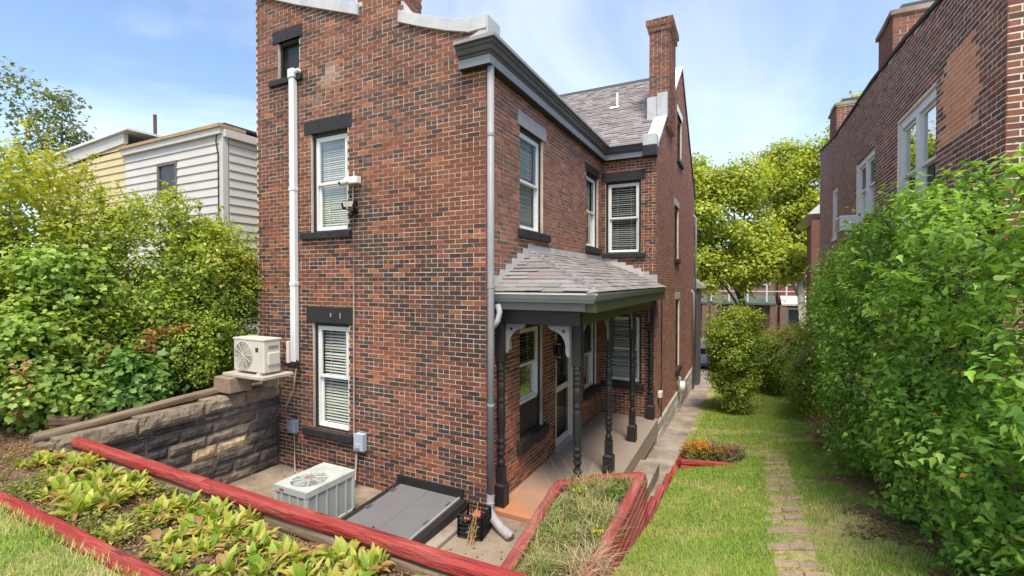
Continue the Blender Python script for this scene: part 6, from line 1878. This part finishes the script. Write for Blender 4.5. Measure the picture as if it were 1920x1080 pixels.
# ---- low weeds, dead leaves
def scatter_leaves(name, n, xr, yr, hf, size, cols, weights, label, mat=M_LEAF, up=1.6, lift=0.02, tmpl=LEAF5, mask=None):
    x = rng.uniform(xr[0], xr[1], n); y = rng.uniform(yr[0], yr[1], n)
    if mask is not None:
        k = mask(x, y); x, y = x[k], y[k]
    P = np.stack([x, y, hf(x, y) + rng.random(len(x)) * lift], 1)
    tone = palette(cols, weights, rng.random(len(P)), len(P))
    V, T, C = leaf_arrays(P, np.tile([0, 0, up], (len(P), 1)), size * rng.uniform(.5, 1.3, len(P)), tone, tmpl, 0.0)
    return tag(raw_mesh(name, V, T, C, mat), label, kind='stuff')
def nmask(sc, th, seed):
    return lambda x, y: np.array([mnoise.noise(Vector((a * sc, b * sc, seed))) > th for a, b in zip(x, y)], bool)
scatter_leaves('bed_weeds', 15000, (-4.3, 1.9), (-3.78, -2.9), bed_h, 0.042, [(0.17, 0.24, 0.05), (0.26, 0.31, 0.07), (0.12, 0.17, 0.04), (0.36, 0.34, 0.10), (0.40, 0.28, 0.13)], [3, 3, 2, 2, 1.5], 'tiny green weeds covering the soil of the bed', lift=0.10, mask=nmask(2.6, 0.05, 3.0))
scatter_leaves('dead_leaves', 17000, (-6.2, 1.9), (-3.78, -2.9), bed_h, 0.028, [(0.40, 0.26, 0.14), (0.30, 0.18, 0.09), (0.50, 0.38, 0.22), (0.22, 0.13, 0.08)], [3, 3, 2, 2], 'brown dead leaves littering the timber bed', lift=0.04)
scatter_leaves('dead_leaves', 1700, (-6.2, -4.0), (-3.4, -0.9), yard_h, 0.045, [(0.34, 0.16, 0.08), (0.26, 0.12, 0.06), (0.40, 0.26, 0.14)], [3, 3, 2], 'brown dead leaves on the soil behind the stone wall', lift=0.08, mask=lambda x, y: x < -4.5)
scatter_leaves('fallen_leaves', 420, (-4.1, 1.2), (-2.6, -0.05), lambda x, y: np.full(len(x), -0.212), 0.04, [(0.34, 0.22, 0.12), (0.26, 0.15, 0.08), (0.46, 0.36, 0.16)], [3, 3, 1], 'fallen leaves blown onto the sunken concrete floor', lift=0.01, mask=lambda x, y: (np.abs(x + 1.93) > .4) & ((x < -1.6) | (x > -0.1)))
scatter_leaves('leaf_litter', 6500, (4.1, 5.3), (-1.4, 3.2), lawn_h, 0.045, [(0.34, 0.20, 0.11), (0.24, 0.13, 0.08), (0.46, 0.34, 0.14), (0.16, 0.10, 0.06)], [3, 3, 1, 2], 'dead leaves under the right hedge', lift=0.03, mask=lambda x, y: (x + 0.28 * np.sin(y * 3.1) + 0.2 * np.sin(y * 7.7)) > 4.42)
r0_ = MB()

# ---- planter grass and flowers
def blades(name, x, y, z, h, w, lean, cols, label, parent=None, kind='stuff', mat=M_GRASS, segs=3, weights=None):
    N = len(x)
    az = rng.uniform(0, 2 * math.pi, N)
    d = np.stack([np.cos(az), np.sin(az), np.zeros(N)], 1)
    sdv = np.stack([-np.sin(az), np.cos(az), np.zeros(N)], 1)
    P = np.stack([x, y, z], 1)
    cols = np.array(cols, float)
    c = cols[rng.choice(len(cols), N, p=None if weights is None else np.array(weights) / np.sum(weights))] * rng.uniform(.75, 1.25, (N, 1))
    V, C = [], []
    for i in range(segs + 1):
        t = i / segs
        ctr = P + d * (lean * h * t ** 1.8)[:, None] + np.array([0, 0, 1]) * (h * (t - 0.35 * lean * t * t))[:, None]
        if i < segs:
            ww = w * (1 - 0.55 * t)
            V += [ctr - sdv * ww[:, None], ctr + sdv * ww[:, None]]; C += [c * (0.8 + .3 * t)] * 2
        else:
            V += [ctr]; C += [c * 1.1]
    nv = 2 * segs + 1
    V = np.stack(V, 1).reshape(-1, 3); C = np.stack(C, 1).reshape(-1, 3)
    t_ = []
    for i in range(segs - 1):
        q = 2 * i
        t_ += [(q, q + 1, q + 3), (q, q + 3, q + 2)]
    q = 2 * (segs - 1)
    t_.append((q, q + 1, q + 2))
    T = (np.array(t_)[None] + (np.arange(N) * nv)[:, None, None]).reshape(-1, 3)
    o = raw_mesh(name, V, T, np.clip(C, 0, 1), mat, parent)
    if kind: tag(o, label, kind=kind)
    return o
n = 5200
tx, ty = rng.uniform(1.2, 1.93, 70), rng.uniform(-2.6, 0.45, 70)
k = rng.integers(0, 70, n)
x, y = tx[k] + rng.normal(0, .055, n), ty[k] + rng.normal(0, .055, n)
ok = (x > 1.12 + (0.0 - y) * 0.10) & (x < 1.96) & (y < 0.30 + (x - 1.4) * .7)
x, y = x[ok], y[ok]
n = len(x)
blades('planter_grass', x, y, np.full(n, 0.39), rng.uniform(.09, .25, n), np.full(n, .0042), rng.uniform(.4, 1.4, n), [(0.26, 0.32, 0.08), (0.16, 0.25, 0.055), (0.46, 0.36, 0.18), (0.34, 0.24, 0.12), (0.48, 0.40, 0.24)], 'long dry and green grass filling the timber planter', segs=4, weights=[3.5, 3.5, 2.4, 1.6, 1.2])
# dry grass hanging over the planter corner, tall sparse stems
n = 220
x, y = rng.normal(1.93, .06, n), rng.normal(-1.55, .14, n)
blades('dry_grass', x, y, np.full(n, 0.42), rng.uniform(.15, .36, n), np.full(n, .003), rng.uniform(.9, 1.6, n), [(0.50, 0.40, 0.24), (0.42, 0.31, 0.18)], 'dry pale grass spilling over the planter timber', segs=4)
n = 60
blades('tall_stems', rng.uniform(1.05, 1.6, n), rng.uniform(-.5, .2, n), np.full(n, .38), rng.uniform(.3, .55, n), np.full(n, .002), rng.uniform(.3, .9, n), [(0.45, 0.33, 0.18), (0.30, 0.22, 0.12)], 'thin dry stems standing above the planter', segs=4)
shrub('planter_weed', (1.80, 0.25, 0.4), 'leafy green weed in the back corner of the planter', 'plant', [((1.78, 0.18, 0.48), (0.12, 0.2, 0.08))], 45, 6, 0.03, 0.04, [(0.12, 0.24, 0.04), (0.18, 0.30, 0.05)], [1, 1], LEAF5, stems=0)
for (c, lb) in (((1.42, -0.25, 0.60), 'yellow flower spike standing in the planter grass'), ((1.83, -0.95, 0.52), 'yellow flowers beside the right planter timber')):
    shrub('yellow_flower', (c[0], c[1], 0.4), lb, 'flower', [(c, (0.045, 0.045, 0.06))], 14, 5, 0.018, 0.025, [(0.62, 0.55, 0.04), (0.55, 0.60, 0.08)], [2, 1], LEAF3, stems=4, rmin=0.2, stem_r=0.004)

# flowers in the box
fl_spots = []
for k in range(17):
    fl_spots.append((2.16 + 0.058 * k + rr.uniform(-.02, .02), 3.72 + 0.018 * k + rr.uniform(-.02, .42)))
for k, (x, y) in enumerate(fl_spots):
    left = k < 7
    r = root('flower_plant', (x, y, -0.35), '%s plant, %s from the left in the low red flower box' % ('orange marigold' if left else 'fading pink and green flowering', ordinal(k)), 'flower', 'flowers in the low box')
    P, Nn, cr_, rad = cloud([((x, y, -0.22), (0.12, 0.12, 0.14))], 60, 5, 0.03, 0.2)
    tone = palette([(0.12, 0.18, 0.04), (0.20, 0.25, 0.07), (0.27, 0.27, 0.12)], [3, 2, 1 if left else 3], cr_, len(P))
    V, T, C = leaf_arrays(P, Nn, 0.035 * rng.uniform(.6, 1.2, len(P)), tone, LEAF3)
    raw_mesh('foliage', V, T, C, M_LEAF, r)
    P, Nn, cr_, rad = cloud([((x, y, -0.10), (0.12, 0.12, 0.10))], 26 if left else 18, 6, 0.014, 0.6)
    tone = palette([(0.62, 0.22, 0.02), (0.55, 0.12, 0.02), (0.68, 0.33, 0.04)] if left or k in (8, 9, 10) and rr.random() < .6 else [(0.38, 0.14, 0.16), (0.42, 0.27, 0.22), (0.30, 0.10, 0.12)], [3, 1, 2], cr_, len(P))
    V, T, C = leaf_arrays(P, Nn, 0.030 * rng.uniform(.7, 1.2, len(P)), tone, LEAF3)
    raw_mesh('blossom', V, T, C, M_LEAF, r)

# ---- lawn grass
def lawn_points(n, xr, yr, power):
    u = rng.random(n) ** power
    y = yr[0] + (yr[1] - yr[0]) * u
    x = rng.uniform(xr[0], xr[1], n)
    return x, y
GX, GY = [], []
for (n, xr, yr, p) in ((150000, (1.95, 5.25), (-2.4, 4.5), 1.25), (52000, (2.05, 5.2), (4.5, 14.5), 1.3), (52000, (-6.0, 1.2), (-6.2, -3.95), 0.6)):
    x, y = lawn_points(n, xr, yr, p)
    GX.append(x); GY.append(y)
x, y = np.concatenate(GX), np.concatenate(GY)
nz_ = np.array([mnoise.noise(Vector((a * 1.1, b * 1.1, 4.0))) for a, b in zip(x, y)])
n2_ = np.array([mnoise.noise(Vector((a * 4.0, b * 4.0, 8.0))) for a, b in zip(x, y)])
keep = rng.random(len(x)) < np.clip(0.95 - 0.55 * np.clip(nz_ + 0.4 * n2_ - 0.02, 0, 1) * 2, 0.2, 1)
keep &= ~((y > -4) & (x > 4.42 - 0.28 * np.sin(y * 3.1) - 0.2 * np.sin(y * 7.7)) & (y < 3.3))
keep &= ~((y > 3.62 + (x - 2.1) * .3) & (y < 4.5) & (x < 3.15))
keep &= (x > 2.02 + 0.02 * np.clip(y - 4, 0, 99)) | (y < 0.8) | (y < -3)
pc = 3.69 - 0.015 * (4.6 - y)
keep &= ~((np.abs(x - pc) < 0.17) & (y < 4.75) & (y > -1.7) & (rng.random(len(x)) < 0.80))
x, y, nz_, n2_ = x[keep], y[keep], nz_[keep], n2_[keep]
z = lawn_h(x, y) + 0.0
far = np.clip((y - 2) / 8, 0, 1)
h = rng.uniform(.02, .062, len(x)) * (1 + 0.25 * n2_) * (1 + 0.3 * far)
dry = np.clip(nz_ * 1.7 + n2_ * 0.9 + 0.12 - 0.55 * far, 0, 1)[:, None]
g1 = np.array([0.20, 0.35, 0.045]); g2 = np.array([0.31, 0.42, 0.06]); yl = np.array([0.52, 0.45, 0.18])
u = rng.random((len(x), 1))
cc = (g1 * (1 - u) + g2 * u) * (1 - dry * 0.85) + yl * dry * 0.85
straw = rng.random((len(x), 1)) < 0.07
cc = np.where(straw, np.array([[0.46, 0.38, 0.20]]), cc) * rng.uniform(.75, 1.25, (len(x), 1))
N = len(x)
az = rng.uniform(0, 2 * math.pi, N)
lean = rng.uniform(.2, 1.1, N)
wd_ = (0.0034 + 0.0045 * far + 0.001 * (y > 1))
P = np.stack([x, y, z - .004], 1)
d = np.stack([np.cos(az), np.sin(az), np.zeros(N)], 1); sdv = np.stack([-np.sin(az), np.cos(az), np.zeros(N)], 1)
V = np.stack([P - sdv * wd_[:, None], P + sdv * wd_[:, None], P + d * (lean * h)[:, None] + np.array([0, 0, 1]) * h[:, None]], 1).reshape(-1, 3)
C = np.repeat(cc, 3, 0)
T = np.arange(N * 3).reshape(-1, 3)
tag(raw_mesh('lawn_grass', V, T, C, M_GRASS), 'short green and straw-coloured grass of the lawn', kind='stuff')
def lawn_weeds(x, y):
    return (np.array([mnoise.noise(Vector((a * 1.7, b * 1.7, 15.0))) for a, b in zip(x, y)]) > 0.12) & ~((y > 3.55) & (y < 4.55) & (x < 3.2)) & (np.abs(x - (3.69 - 0.015 * (4.6 - y))) > 0.2)
scatter_leaves('lawn_clover', 14000, (2.1, 4.4), (-2.0, 8.0), lambda x, y: lawn_h(x, y) + 0.015, 0.026, [(0.13, 0.26, 0.04), (0.19, 0.33, 0.055), (0.26, 0.36, 0.07)], [3, 3, 2], 'patches of clover and small weeds in the lawn', lift=0.03, mask=lawn_weeds)
